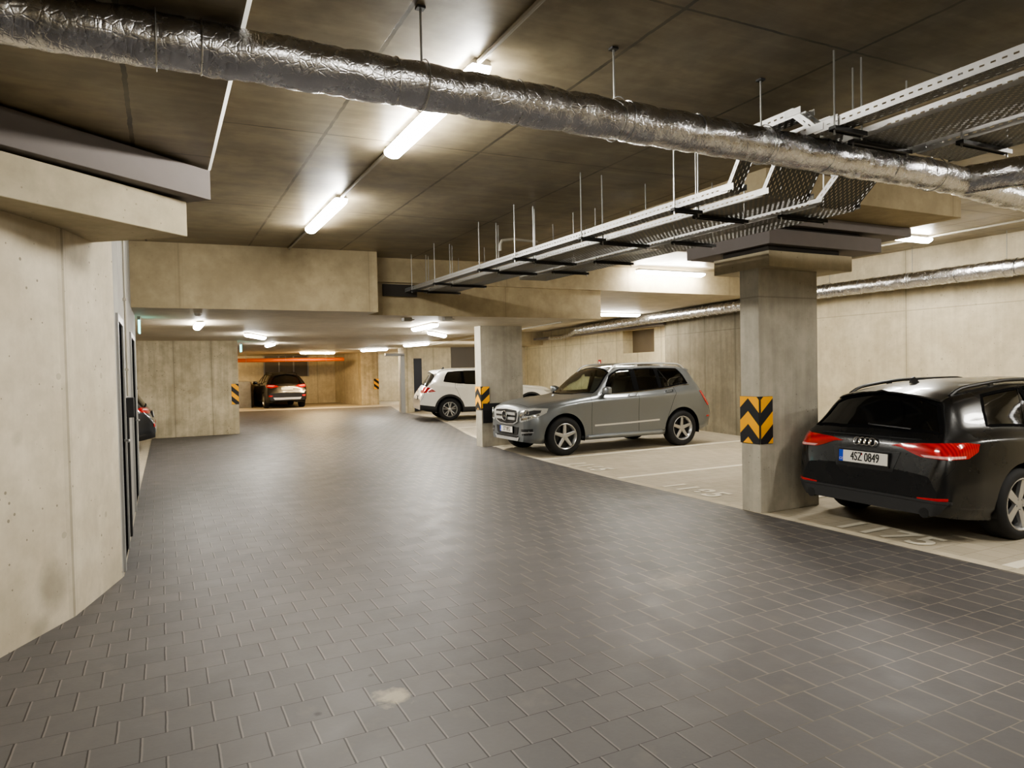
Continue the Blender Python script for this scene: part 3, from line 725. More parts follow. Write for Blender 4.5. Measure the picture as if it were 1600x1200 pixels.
M_tailw = lens('clear_lamp_lens', srgb(214, 150, 150), srgb(240, 200, 196))
M_head = lens('headlamp_lens', srgb(150, 150, 146), srgb(222, 222, 216), .1)
M_refl = plain('red_reflector', srgb(190, 30, 30), .25, noise=.2, coat=1.)
M_plate = plain('number_plate_white', srgb(228, 224, 214), .4, noise=.04)
M_plateb = plain('number_plate_blue', srgb(24, 70, 190), .4, noise=.04)
M_platetx = plain('number_plate_black', srgb(18, 18, 18), .5)

def pchip(kn):
    xs = [k[0] for k in kn]; ys = [k[1] for k in kn]; n = len(kn)
    if n == 1: return lambda x: ys[0]
    h = [xs[i + 1] - xs[i] for i in range(n - 1)]; d = [(ys[i + 1] - ys[i]) / h[i] for i in range(n - 1)]
    m = [d[0]] + [0 if d[i - 1] * d[i] <= 0 else 3 * (h[i - 1] + h[i]) / ((2 * h[i] + h[i - 1]) / d[i - 1] + (h[i] + 2 * h[i - 1]) / d[i]) for i in range(1, n - 1)] + [d[-1]]
    def f(x):
        if x <= xs[0]: return ys[0]
        if x >= xs[-1]: return ys[-1]
        i = 0
        while x > xs[i + 1]: i += 1
        s = (x - xs[i]) / h[i]
        return (ys[i] * (1 + 2 * s) * (1 - s) ** 2 + m[i] * h[i] * s * (1 - s) ** 2 + ys[i + 1] * s * s * (3 - 2 * s) + m[i + 1] * h[i] * s * s * (s - 1))
    return f

class Car:
    VS = .22
    def __init__(s, L, curves, hubs, hubz, archr):
        s.L = L; s.hubs = hubs; s.hubz = hubz; s.archr = archr
        s.W = [None] + [pchip(curves['w%d' % i]) for i in range(1, 7)]; s.Z = [None] + [pchip(curves['z%d' % i]) for i in range(1, 7)]
        s.z8 = pchip(curves['z8']); s.cache = {}
    def prof(s, x):
        k = round(x, 5)
        if k not in s.cache:
            w = [s.W[i](x) for i in range(1, 7)]; z = [s.Z[i](x) for i in range(1, 7)]; z8 = max(s.z8(x), z[5] + .004)
            for i in range(1, 6): z[i] = max(z[i], z[i - 1] + .003)
            z8 = max(z8, z[5] + .003)
            w7 = w[5] * .58; z7 = z[5] + .72 * (z8 - z[5])
            ws = w + [w7, 0, -w7]; zs = z + [z7, z8, z7]
            s.cache[k] = (pchip(list(zip(range(1, 10), ws))), pchip(list(zip(range(1, 10), zs))))
        return s.cache[k]
    def P(s, x, t):
        a, b = s.prof(x); return Vector((x, a(t), b(t)))
    def N(s, x, t):
        e = .01; x0 = max(0, x - e); x1 = min(s.L, x + e); t0 = max(1, t - .03); t1 = min(8, t + .03)
        n = (s.P(x, t1) - s.P(x, t0)).cross(s.P(x1, t) - s.P(x0, t))
        if n.length < 1e-9: n = Vector((0, 0, 1))
        n.normalize()
        if t >= 7.999: n.y = 0
        if n.y < 0 and t < 6 and n.y < -.2: n = -n
        if t > 6.5 and n.z < 0: n = -n
        return n.normalized()
    def t_of(s, x, z, a=1., b=6.):
        f = s.prof(x)[1]
        for _ in range(30):
            m = (a + b) / 2
            if f(m) < z: a = m
            else: b = m
        return (a + b) / 2
    def arch_poly(s, hx, r, n=30):
        out = []
        for i in range(n + 1):
            a = PI * 1.18 * i / n - PI * .09; x = hx + r * math.cos(a); z = s.hubz + r * math.sin(a)
            out.append((x, max(1., s.t_of(x, z))))
        x = out[0][0]; out = [(out[0][0], 1.)] + out + [(out[-1][0], 1.)]
        return out
    def shell(s, regions, xn=None):
        """regions: [(name, polygon in (x, t))]; first match wins; returns {name: (pts(x,t), tris)}"""
        L = s.L; xs = set()
        for a, b, k in ((0, .12, 7), (.12, .5, 9), (.5, L - .6, 44), (L - .6, L - .2, 12), (L - .2, L, 12)):
            for i in range(k + 1): xs.add(round(a + (b - a) * i / k, 5))
        xs = sorted(xs); ts = [1 + 7 * i / 42 for i in range(43)]
        verts = []; edges = []; segs = []
        polys = []
        for nm, poly in regions:
            d = []
            for i in range(len(poly)):
                a = poly[i]; b = poly[(i + 1) % len(poly)]
                k = max(1, int(math.hypot(a[0] - b[0], (a[1] - b[1]) * s.VS) / .04))
                for j in range(k): d.append((a[0] + (b[0] - a[0]) * j / k, a[1] + (b[1] - a[1]) * j / k))
            d = [(min(max(x, 0), L), min(max(t, 1), 8)) for x, t in d]
            polys.append((nm, d)); b0 = len(verts)
            for x, t in d: verts.append(Vector((x, t * s.VS)))
            for i in range(len(d)):
                edges.append((b0 + i, b0 + (i + 1) % len(d)))
        cs = [v.copy() for v in verts]
        bins = {}
        for v in cs: bins.setdefault((int(v.x / .05), int(v.y / .05)), []).append(v)
        def near(v):
            i, j = int(v.x / .05), int(v.y / .05)
            for a in (-1, 0, 1):
                for b in (-1, 0, 1):
                    for q in bins.get((i + a, j + b), ()):
                        if (q - v).length < .016: return True
            return False
        for x in xs:
            for t in ts:
                v = Vector((x, t * s.VS)); rim = x in (0, L) or t in (1., 8.)
                if rim or not near(v): verts.append(v)
        r = geometry.delaunay_2d_cdt(verts, edges, [], 0, 1e-5)
        V = [(v.x, v.y / s.VS) for v in r[0]]; out = {}
        def inside(p, poly):
            c = False; n = len(poly)
            for i in range(n):
                (x0, y0), (x1, y1) = poly[i - 1], poly[i]
                if (y0 > p[1]) != (y1 > p[1]) and p[0] < (x1 - x0) * (p[1] - y0) / (y1 - y0) + x0: c = not c
            return c
        for f in r[2]:
            c = (sum(V[i][0] for i in f) / 3, sum(V[i][1] for i in f) / 3)
            nm = next((n for n, p in polys if inside(c, p)), 'body')
            out.setdefault(nm, []).append(tuple(f))
        s.V = V; s.out = out; s.polys = dict(polys); s.polylist = polys
        s.P3 = [s.P(*v) for v in V]; s.N3 = [s.N(*v) for v in V]
        # ray target: everything closed, both sides, with caps
        bv = [p.copy() for p in s.P3] + [Vector((p.x, -p.y, p.z)) for p in s.P3]; n = len(s.P3); bf = []
        for q in out.values():
            for f in q: bf += [f, tuple(n + i for i in f)]
        b = len(bv)
        for x in (0, L):
            k0 = len(bv)
            for t in ts:
                p = s.P(x, t); bv += [p, Vector((p.x, -p.y, p.z))]
            for i in range(len(ts) - 1): q = k0 + 2 * i; bf += [(q, q + 1, q + 3), (q, q + 3, q + 2)]
        s.ts = ts
        s.bvh = BVHTree.FromPolygons(bv, bf)
        return out
    def part(s, name, regs, mat, parent, sides=(1, -1), caps=False, off=0.):
        """joins regions of one or both sides into one mesh with the true surface normals"""
        vs = []; fs = []; ns = []
        for sd in sides:
            mp = {}
            for rg in regs:
                for f in s.out.get(rg, []):
                    q = []
                    for i in f:
                        if i not in mp:
                            p = s.P3[i] + s.N3[i] * off; nn = s.N3[i]
                            mp[i] = len(vs); vs.append((p.x - s.L / 2, sd * p.y, p.z)); ns.append((nn.x, sd * nn.y, nn.z))
                        q.append(mp[i])
                    a, b, c = (Vector(vs[i]) for i in q); g = (b - a).cross(c - a)
                    if g.dot(Vector(ns[q[0]])) < 0: q.reverse()
                    fs.append(tuple(q))
        nb = len(fs)
        if caps:
            for x, sg in ((0, -1), (s.L, 1)):
                k0 = len(vs)
                for t in s.ts:
                    p = s.P(x, t); vs += [(p.x - s.L / 2, p.y, p.z), (p.x - s.L / 2, -p.y, p.z)]; ns += [(sg, 0, 0)] * 2
                for i in range(len(s.ts) - 1):
                    q = k0 + 2 * i; f = (q, q + 2, q + 3, q + 1); fs.append(f if sg > 0 else f[::-1])
        if not fs: return None
        me = bpy.data.meshes.new(name); me.from_pydata(vs, [], fs); me.materials.append(mat)
        me.polygons.foreach_set('use_smooth', [True] * len(fs)); me.update()
        me.normals_split_custom_set_from_vertices(ns)
        o = bpy.data.objects.new(name, me); COL.objects.link(o); o.parent = parent
        return o
    def ribbon(s, mb, pts, wd, off=.0015, sides=(1, -1), closed=False, inset=0.):
        d = []
        n = len(pts)
        for i in range(n if closed else n - 1):
            a = pts[i]; b = pts[(i + 1) % n]; k = max(1, int(math.hypot(a[0] - b[0], (a[1] - b[1]) * s.VS) / .04))
            for j in range(k): d.append((a[0] + (b[0] - a[0]) * j / k, a[1] + (b[1] - a[1]) * j / k))
        if not closed: d.append(pts[-1])
        d = [(min(max(x, .0), s.L), min(max(t, 1.), 8.)) for x, t in d]
        P = [s.P(*q) for q in d]; N = [s.N(*q) for q in d]; k = len(d)
        for sd in sides:
            vs = []
            for i in range(k):
                a = P[(i - 1) % k if closed else max(i - 1, 0)]; b = P[(i + 1) % k if closed else min(i + 1, k - 1)]
                tg = (b - a); tg = tg.normalized() if tg.length > 1e-9 else Vector((1, 0, 0))
                sdv = tg.cross(N[i]).normalized() * wd / 2; c = P[i] + N[i] * off
                for q in (c - sdv, c + sdv): vs.append((q.x - s.L / 2, sd * q.y, q.z))
            fs = [(2 * i, 2 * i + 1, 2 * ((i + 1) % k) + 1, 2 * ((i + 1) % k)) for i in range(k if closed else k - 1)]
            mb.add(vs, fs)
        return mb
    def hit(s, p, d):
        d = Vector(d).normalized(); r = s.bvh.ray_cast(Vector(p) - d * 2.2, d, 4.)
        if r[0] is None:
            q = s.bvh.find_nearest(Vector(p)); return q[0], q[1]
        return r[0], r[1]
    def patch(s, name, pts, d, mat, parent, off=.006, skirt=.03, step=.035, smooth=35, mirror=False, mb=None, ret=False):
        """a flat outline pressed onto the body along direction d (lamp lenses, grilles, trim)"""
        d = Vector(d).normalized(); u = Vector((0, 0, 1)).cross(d).normalized(); v = Vector((0, 0, 1))
        if abs(d.z) > .9: u = Vector((1, 0, 0)); v = Vector((0, 1, 0))
        pts = [Vector(p) for p in pts]; dn = []
        for i, a in enumerate(pts):
            b = pts[(i + 1) % len(pts)]; k = max(1, int((a - b).length / step))
            for j in range(k): dn.append(a.lerp(b, j / k))
        p2 = [Vector((p.dot(u), p.dot(v))) for p in dn]; w0 = sum((p.dot(d) for p in dn), 0) / len(dn)
        x0 = min(p.x for p in p2); x1 = max(p.x for p in p2); y0 = min(p.y for p in p2); y1 = max(p.y for p in p2)
        vv = list(p2); n = len(p2)
        def inside(p):
            c = False
            for i in range(n):
                a, b = p2[i - 1], p2[i]
                if (a.y > p.y) != (b.y > p.y) and p.x < (b.x - a.x) * (p.y - a.y) / (b.y - a.y) + a.x: c = not c
            return c
        x = x0 + step / 2
        while x < x1:
            y = y0 + step / 2
            while y < y1:
                q = Vector((x, y))
                if inside(q) and min((q - e).length for e in p2) > step * .45: vv.append(q)
                y += step
            x += step
        r = geometry.delaunay_2d_cdt(vv, [(i, (i + 1) % n) for i in range(n)], [], 1, 1e-5)
        wv = v if abs(d.z) < .9 else Vector((0, 1, 0))
        M = mb or MB()
        for sd in ((1, -1) if mirror else (1,)):
            H = []
            for q in r[0]:
                h, nn = s.hit(u * q.x + wv * q.y + d * w0, d); h = h - d * off; H.append(h)
            B = [h + d * (off + skirt) for h in H]
            vs = [(h.x - s.L / 2, sd * h.y, h.z) for h in H]; b = [(h.x - s.L / 2, sd * h.y, h.z) for h in B]
            fs = [tuple(f) for f in r[2]]; ec = {}
            for f in fs:
                for i in range(len(f)): e = (f[i - 1], f[i]); ec[tuple(sorted(e))] = ec.get(tuple(sorted(e)), []) + [e]
            nv = len(vs); sk = [(e[0][0], e[0][1], nv + e[0][1], nv + e[0][0]) for e in ec.values() if len(e) == 1]
            M.add(vs + b, fs + sk)
        if mb is not None: return mb
        return M.build(name, mat, parent, smooth=smooth)

def scale_curves(c, kx, kz, kw=1.):
    return {k: [(x * kx, v * (kz if k[0] == 'z' else kw)) for x, v in q] for k, q in c.items()}

def wheel(parent, x, y, hz, rad, wd, rimr, style, side, mat=None):
    mat = mat or M_alloy
    M = Matrix.Translation((x, y, hz)) @ Matrix.Rotation(0 if side > 0 else PI, 4, 'Z')
    h = wd / 2
    prof = [(rimr - .012, h - .03), (rimr, h - .006), (rimr + .02, h + .004), (rad - .045, h + .006), (rad - .014, h - .012), (rad, h - .04), (rad + .0015, 0), (rad, -h + .04), (rad - .014, -h + .012), (rad - .045, -h), (rimr, -h + .01)]
    t = MB().lathe(prof, 44, M)
    for q in (-.055, 0, .055):
        pass
    o = t.build('wheel', M_tyre, parent, smooth=35)
    m = MB(); m.lathe([(rimr - .03, -h + .02), (rimr - .028, h - .05), (rimr - .014, h - .028), (rimr - .001, h - .008), (rimr + .004, h - .002), (rimr - .004, h + .001), (rimr - .016, h - .012)], 44, M)
    def spoke(a, r0, r1, w0, w1, d0, d1, th=.03):
        pr = [(r0, -w0), (r1, -w1), (r1, w1), (r0, w0)]; vs = []
        ca, sa = math.cos(a), math.sin(a)
        for k, off in ((0, 0), (1, -th)):
            for r_, q in pr:
                dd = (d0 if r_ == r0 else d1) + off; vs.append(M @ Vector((r_ * ca - q * sa, dd, r_ * sa + q * ca)))
        # raised middle
        rm = [(r0, 0), (r1, 0)]
        for r_, q in rm:
            dd = (d0 if r_ == r0 else d1) + .008; vs.append(M @ Vector((r_ * ca, dd, r_ * sa)))
        m.add(vs, [(0, 1, 9, 8), (8, 9, 2, 3), (0, 4, 5, 1), (2, 6, 7, 3), (4, 7, 6, 5), (1, 5, 6, 2), (0, 8, 3, 7, 4), (1, 2, 9)])
    a0 = PI / 2
    if style == 'star5':
        for i in range(5): spoke(a0 + 2 * PI * i / 5, .035, rimr - .012, .036, .026, h - .035, h - .022)
    elif style == 'five':
        for i in range(5): spoke(a0 + 2 * PI * i / 5 + .3, .04, rimr - .012, .030, .042, h - .03, h - .02)
    else:
        for i in range(5):
            for s in (-.2, .2): spoke(a0 + 2 * PI * i / 5 + s, .05, rimr - .012, .016, .017, h - .032, h - .022)
    m.lathe([(0, h - .022), (.03, h - .022), (.055, h - .028), (.062, h - .06)], 24, M)
    for i in range(5):
        a = a0 + PI / 5 + 2 * PI * i / 5
        m.tube(M @ Vector((.048 * math.cos(a), h - .04, .048 * math.sin(a))), M @ Vector((.048 * math.cos(a), h - .018, .048 * math.sin(a))), .008, 6)
    m.build('rim', mat, o, smooth=30)
    b = MB().lathe([(0, h - .09), (rimr - .03, h - .09), (rimr - .02, h - .12)], 32, M); b.build('brake_disc', M_dkst, o, smooth=30)
    return o

def liner(car, parent, hx, r, y0, y1):
    for sd in (1, -1):
        m = MB(); vs = []; n = 22
        for y in (y1, y0):
            for i in range(n + 1):
                a = PI * 1.16 * i / n - PI * .08; vs.append((hx - car.L / 2 + r * math.cos(a), sd * y, car.hubz + r * math.sin(a)))
        k = n + 1; m.add(vs, [(i, i + 1, k + i + 1, k + i) for i in range(n)] + [tuple(range(k, 2 * k))])
        m.build('wheel_arch_liner', M_trim, parent)

def plate(parent, x, yc, z, facing, txt, tilt=0., w=.52, blank=False, name='number_plate'):
    m = MB(); f = facing; h = .055
    q = lambda a, b, d: (x + f * d + b * tilt, yc + f * a, z + b)
    def quad(a0, a1, b0, b1, d): m.add([q(a0, b0, d), q(a1, b0, d), q(a1, b1, d), q(a0, b1, d)], [(0, 1, 2, 3)])
    hw = w / 2
    m.cur = 3; m.add([q(a, b, d) for d in (-.05, .006) for a, b in ((-hw - .01, -h - .016), (hw + .01, -h - .016), (hw + .01, h + .008), (-hw - .01, h + .008))], [(3, 2, 1, 0), (4, 5, 6, 7), (0, 1, 5, 4), (1, 2, 6, 5), (2, 3, 7, 6), (3, 0, 4, 7)])
    m.cur = 0; quad(-hw, hw, -h, h, .0075)
    if not blank:
        m.cur = 1; quad(-hw, -hw + .046, -h, h, .0085)
        m.cur = 2; [text_mesh(txt, .116, lambda a, b: q(a + .022 + e, b, .0092 + abs(e) * .05), m, xs=.68) for e in (-.0022, 0, .0022)]
        m.cur = 4; m.add([q(-.012 + .011 * math.cos(i * PI / 6), .032 + .011 * math.sin(i * PI / 6), .0092) for i in range(12)], [tuple(range(12))])
        m.cur = 0; text_mesh('CZ', .03, lambda a, b: q(a - hw + .023, b - .03, .0093), m)
    return m.build(name, [M_plate, M_plateb, M_platetx, M_trim, M_refl], parent, fix=False)

GLK = dict(
    w1=[(0, .62), (.3, .80), (.8, .84), (3.8, .84), (4.2, .80), (4.42, .74)], z1=[(0, .27), (.25, .235), (.9, .25), (3.3, .25), (4.1, .29), (4.42, .36)],
    w2=[(0, .64), (.08, .76), (.3, .87), (.8, .905), (1.5, .885), (3.0, .885), (3.6, .905), (4.1, .885), (4.32, .83), (4.42, .76)], z2=[(0, .34), (.3, .34), (1.2, .33), (3.3, .34), (4.1, .40), (4.42, .45)],
    w3=[(0, .65), (.06, .76), (.3, .885), (.8, .918), (1.5, .888), (3.0, .890), (3.6, .918), (4.1, .90), (4.32, .86), (4.42, .79)], z3=[(0, .5), (.3, .6), (1.2, .62), (3.6, .66), (4.2, .58), (4.42, .55)],
    w4=[(0, .62), (.08, .76), (.25, .84), (.8, .912), (1.5, .912), (3.0, .916), (3.8, .90), (4.1, .88), (4.3, .86), (4.38, .83), (4.42, .80)], z4=[(0, .72), (.25, .80), (.8, .90), (1.5, .95), (3.0, 1.0), (3.9, 1.02), (4.15, .97), (4.32, .82), (4.42, .63)],
    w5=[(0, .58), (.08, .70), (.3, .79), (.8, .835), (1.5, .835), (3.0, .845), (3.8, .825), (4.05, .82), (4.25, .82), (4.36, .815), (4.42, .78)], z5=[(0, .80), (.1, .85), (.3, .92), (.8, 1.0), (1.42, 1.065), (1.6, 1.085), (2.4, 1.105), (3.2, 1.15), (3.75, 1.2), (4.0, 1.2), (4.15, 1.10), (4.28, .93), (4.36, .82), (4.42, .66)],
    w6=[(0, .50), (.1, .60), (.3, .69), (.8, .745), (1.4, .77), (1.52, .775), (2.02, .635), (2.5, .615), (3.5, .61), (3.95, .61), (4.12, .68), (4.25, .74), (4.36, .76), (4.42, .74)],
    z6=[(0, .83), (.1, .89), (.3, .955), (.8, 1.02), (1.4, 1.075), (1.5, 1.10), (2.02, 1.50), (2.25, 1.565), (3.0, 1.58), (3.7, 1.56), (3.95, 1.51), (4.05, 1.36), (4.15, 1.20), (4.28, 1.0), (4.38, .83), (4.42, .69)],
    z8=[(0, .86), (.06, .925), (.3, .995), (.8, 1.05), (1.2, 1.085), (1.32, 1.13), (2.05, 1.595), (2.4, 1.645), (3.1, 1.65), (3.75, 1.62), (4.03, 1.58), (4.06, 1.55), (4.12, 1.38), (4.22, 1.18), (4.32, 1.0), (4.39, .85), (4.42, .72)])

A4 = dict(
    w1=[(0, .55), (.3, .78), (.9, .85), (3.8, .85), (4.35, .80), (4.52, .74), (4.6, .66)], z1=[(0, .19), (1, .16), (3.7, .18), (4.3, .225), (4.6, .265)],
    w2=[(0, .58), (.3, .84), (.9, .895), (2, .875), (3.0, .88), (3.7, .905), (4.25, .88), (4.45, .83), (4.55, .78), (4.6, .70)], z2=[(0, .28), (1, .25), (3.6, .28), (4.3, .34), (4.6, .37)],
    w3=[(0, .62), (.12, .76), (.4, .88), (.9, .91), (2, .90), (3.0, .905), (3.7, .92), (4.25, .89), (4.45, .84), (4.55, .785), (4.6, .71)], z3=[(0, .42), (.4, .5), (1.3, .55), (3.6, .58), (4.3, .54), (4.6, .46)],
    w4=[(0, .58), (.12, .72), (.4, .85), (1.3, .89), (3.0, .895), (3.7, .91), (4.2, .875), (4.42, .825), (4.52, .785), (4.57, .75), (4.6, .68)], z4=[(0, .53), (.4, .67), (1.3, .79), (3.2, .85), (4.1, .885), (4.4, .85), (4.52, .74), (4.58, .60), (4.6, .52)],
    w5=[(0, .50), (.1, .62), (.4, .76), (1.3, .81), (3.0, .82), (3.9, .79), (4.3, .745), (4.46, .725), (4.54, .72), (4.6, .66)], z5=[(0, .58), (.4, .73), (1.3, .885), (2, .93), (3.2, .965), (3.9, .99), (4.22, .99), (4.38, .95), (4.5, .875), (4.56, .72), (4.6, .56)],
    w6=[(0, .45), (.1, .55), (.4, .66), (1.25, .73), (1.36, .735), (2.05, .60), (2.6, .585), (3.5, .59), (4.0, .585), (4.26, .585), (4.42, .66), (4.5, .69), (4.56, .69), (4.6, .63)],
    z6=[(0, .60), (.4, .77), (1.25, .905), (1.36, .935), (2.05, 1.30), (2.4, 1.355), (3.2, 1.355), (3.8, 1.31), (4.15, 1.25), (4.25, 1.20), (4.38, 1.03), (4.47, .935), (4.53, .86), (4.57, .72), (4.6, .60)],
    z8=[(0, .63), (.05, .71), (.4, .81), (1.1, .92), (1.22, .955), (2.05, 1.375), (2.5, 1.425), (3.2, 1.425), (3.8, 1.395), (4.2, 1.345), (4.29, 1.325), (4.31, 1.295), (4.40, 1.12), (4.47, 1.0), (4.52, .925), (4.555, .86), (4.575, .76), (4.6, .64)])

def base_car(label, cat, loc, rz, car, pmat, lay, glass, tyre, rim, style, name='car', clad=None, tint=None, alloy=None):
    """lay: dict of x stations: hood, cowl, aB, hdr, fd, B, rd, C, q, re (rear window top), rwb (bottom)"""
    t = empty(name, loc, rz, label, cat, 'parked cars'); L = car.L; g = lay
    W = []
    W.append(('glass_front', [(g['aB'] + .16, 5.07), (g['B'] - .04, 5.07), (g['B'] - .04, 5.88), (g['hdr'] + .12, 5.90), (g['hdr'] - .10, 5.88), (g['aB'] + .34, 5.72)]))
    W.append(('glass_rear', [(g['B'] + .05, 5.07), (g['C'] - .03, 5.07), (g['C'] - .03, 5.88), (g['B'] + .05, 5.88)]))
    W.append(('glass_q', [(g['C'] + .03, 5.08), (g['q'], 5.14), (g['q'] - .06, 5.5), (g['q'] - .16, 5.86), (g['C'] + .03, 5.88)]))
    W.append(('windshield', [(g['cowl'], 8), (g['cowl'] + .05, 7.2), (g['aB'] + .02, 6.25), (g['hdr'] - .08, 6.22), (g['hdr'] - .02, 7.2), (g['hdr'], 8)]))
    W.append(('rear_window', [(g['re'], 8), (g['re'], 7.2), (g['re'] - .01, 6.28), (g['rwb'] - .03, 6.12), (g['rwb'], 7.2), (g['rwb'], 8)]))
    for h in car.hubs: W.append(('hole', car.arch_poly(h, car.archr)))
    if clad:
        for h in car.hubs: W.append(('clad', car.arch_poly(h, car.archr + .065)))
        W.append(('clad', [(0, 1), (L, 1), (L, clad[1]), (L - .5, clad[0]), (.5, clad[0]), (0, clad[1])]))
    W.append(('hood', [(.10, 8), (.12, 6.), (.3, 5.6), (g['aB'] - .16, 5.55), (g['aB'] - .02, 6.1), (g['cowl'] + .04, 7.2), (g['cowl'] - .01, 8)]))
    W.append(('tailgate', [(g['re'] - .04, 8), (g['re'] - .05, 6.14), (g['rwb'], 5.7), (L - .17, 4.6), (L - .10, 3.7), (L, 3.7), (L, 8)]))
    dt = 2.0
    W.append(('door_f', [(g['fd'], dt), (g['B'], dt), (g['B'], 5.96), (g['hdr'] + .1, 5.97), (g['hdr'] - .1, 5.96), (g['aB'] + .15, 5.3), (g['fd'], 4.9)]))
    W.append(('door_r', [(g['B'], dt), (g['rd'], dt), (g['rd'] + .10, 2.9), (g['rd'] + .30, 4.2), (g['rd'] + .28, 5.0), (g['C'] + .01, 5.96), (g['B'], 5.96)]))
    car.shell(W); pl = {}
    for n, p in W: pl.setdefault(n, p)
    car.part('body', ['body'], pmat, t, caps=True)
    car.part('hood', ['hood'], pmat, t); car.part('tailgate', ['tailgate'], pmat, t)
    for sd in (1, -1):
        d = car.part('door', ['door_f'], pmat, t, (sd,)); w_ = car.part('side_window', ['glass_front'], glass, d, (sd,), off=-.003)
        d2 = car.part('door', ['door_r'], pmat, t, (sd,)); car.part('side_window', ['glass_rear'], tint or glass, d2, (sd,), off=-.003)
        car.part('quarter_window', ['glass_q'], tint or glass, t, (sd,), off=-.003)
        for dd, x, tt in ((d, g['B'] - .22, 4.62), (d2, g['rd'] + .06, 4.72)):
            p = car.P(x, tt); n = car.N(x, tt); p2 = car.P(x + .17, tt + .02); m = MB()
            f = lambda v: (v.x - L / 2, sd * v.y, v.z)
            m.path([f(p - n * .01), f(p + n * .032), f((p + p2) / 2 + n * .04), f(p2 + n * .032), f(p2 - n * .01)], .011, 8)
            m.build('door_handle', lay.get('hmat', pmat), dd, smooth=True)
    if clad: car.part('cladding', ['clad'], M_clad, t, off=.004)
    car.part('windshield', ['windshield'], glass, t, off=-.002); car.part('rear_window', ['rear_window'], tint or M_gdark, t, off=-.002)
    sm = MB()
    for k in ('hood', 'tailgate'):
        p = pl[k]; q = p[:-1] if k == 'tailgate' else p; sm = MB(); car.ribbon(sm, q, .007); sm.build('panel_gap', M_seam, t, fix=False)
    for sd in (1, -1):
        for k in ('door_f', 'door_r'): sm = MB(); car.ribbon(sm, pl[k], .007, closed=True, sides=(sd,)); sm.build('panel_gap', M_seam, t, fix=False)
    fr = MB()
    for k in ('glass_front', 'glass_rear', 'glass_q'): car.ribbon(fr, pl[k], .03, off=.002, closed=True)
    car.ribbon(fr, [(g['B'], 5.05), (g['B'], 5.9)], .11, off=.004); car.ribbon(fr, [(g['C'], 5.05), (g['C'], 5.9)], .08, off=.004)
    for k in ('windshield', 'rear_window'): car.ribbon(fr, pl[k], .035, off=.002)
    fr.build('window_seal', M_seal, t, fix=False)
    if lay.get('chrome'):
        for sd in (1, -1): m = MB(); car.ribbon(m, [(g['aB'] + .12, 5.0), (g['q'] + .03, 5.06)], .014, off=.006, sides=(sd,)); m.build('window_trim', M_chrome, t, fix=False)
    for h in car.hubs:
        yo = car.W[3](h) - .012 - tyre[1] / 2
        for sd in (1, -1): wheel(t, h - L / 2, sd * yo, car.hubz, tyre[0], tyre[1], rim, style, sd, alloy)
        liner(car, t, h, car.archr + .004, .5, car.W[3](h) - .02)
    zb = car.Z[1](L / 2)
    MB().prism([(.35, zb + .02), (L - .35, zb + .06), (L - .2, .5), (.2, .5)], lambda a, b, y: (a - L / 2, y, b), -.66, .66).build('underbody', M_trim, t)
    MB().box(car.hubs[0] + .42 - L / 2, car.hubs[1] - .42 - L / 2, -.84, .84, zb + .01, zb + .08).build('floor_pan', M_trim, t)
    # mirrors
    for sd in (1, -1):
        p = car.P(g['aB'] + .20, 5.05); x = p.x - L / 2; y = p.y
        mb = MB(); rows = []
        for k, (oy, sx, sz) in enumerate(((.03, .03, .02), (.07, .055, .06), (.15, .065, .075), (.21, .06, .07), (.245, .035, .045))):
            for i in range(14):
                a = 2 * PI * i / 14; rows.append((x - .02 + sx * math.copysign(abs(math.cos(a)) ** .55, math.cos(a)), sd * (y + oy), p.z + .065 + sz * math.copysign(abs(math.sin(a)) ** .55, math.sin(a))))
        mb.add(rows, [(r_ * 14 + i, r_ * 14 + (i + 1) % 14, (r_ + 1) * 14 + (i + 1) % 14, (r_ + 1) * 14 + i) for r_ in range(4) for i in range(14)] + [tuple(range(13, -1, -1)), tuple(range(56, 70))])
        mb.path([(x, sd * (y - .03), p.z - .01), (x, sd * (y + .10), p.z + .03)], .022, 8)
        mm = mb.build('wing_mirror', pmat, t, smooth=50)
        MB().box(x + .036, x + .05, sd * (y + .07) - .0, sd * (y + .21), p.z + .01, p.z + .11).build('mirror_glass', M_gdark, mm, bevel=.004)
    return t

def spoiler(car, t, x0, x1, half, mat, drop=.022):
    n = 17; vs = []
    for i in range(n):
        y = -half + 2 * half * i / (n - 1); k = 1 - (abs(y) / half) ** 6 * .35
        a, _ = car.hit((x0, y, 2.0), (0, 0, -1)); xe = x0 + (x1 - x0) * k
        for x, z in ((x0, a.z + .003), (xe, a.z - drop), (xe, a.z - drop - .014), (x0, a.z - .03)): vs.append((x - car.L / 2, y, z))
    fs = [(4 * i + j, 4 * i + (j + 1) % 4, 4 * i + 4 + (j + 1) % 4, 4 * i + 4 + j) for i in range(n - 1) for j in range(4)] + [(0, 1, 2, 3), tuple(4 * (n - 1) + j for j in (3, 2, 1, 0))]
    MB().add(vs, fs).build('roof_spoiler', mat, t, smooth=30)

def rails(car, t, x0, x1, tt, mat, rise=.045, r=.016):
    for sd in (1, -1):
        pts = []
        for i in range(25):
            q = i / 24; x = x0 + (x1 - x0) * q; p = car.P(x, tt); k = min(1, q / .09, (1 - q) / .09); k = math.sin(k * PI / 2)
            pts.append((x - car.L / 2, sd * p.y, p.z + rise * k - .004))
        m = MB().path(pts, r, 8)
        for q in (.36, .7):
            x = x0 + (x1 - x0) * q; p = car.P(x, tt); m.box(x - .03 - car.L / 2, x + .03 - car.L / 2, sd * p.y - .012, sd * p.y + .012, p.z - .01, p.z + rise)
        m.build('roof_rail', mat, t, smooth=True)

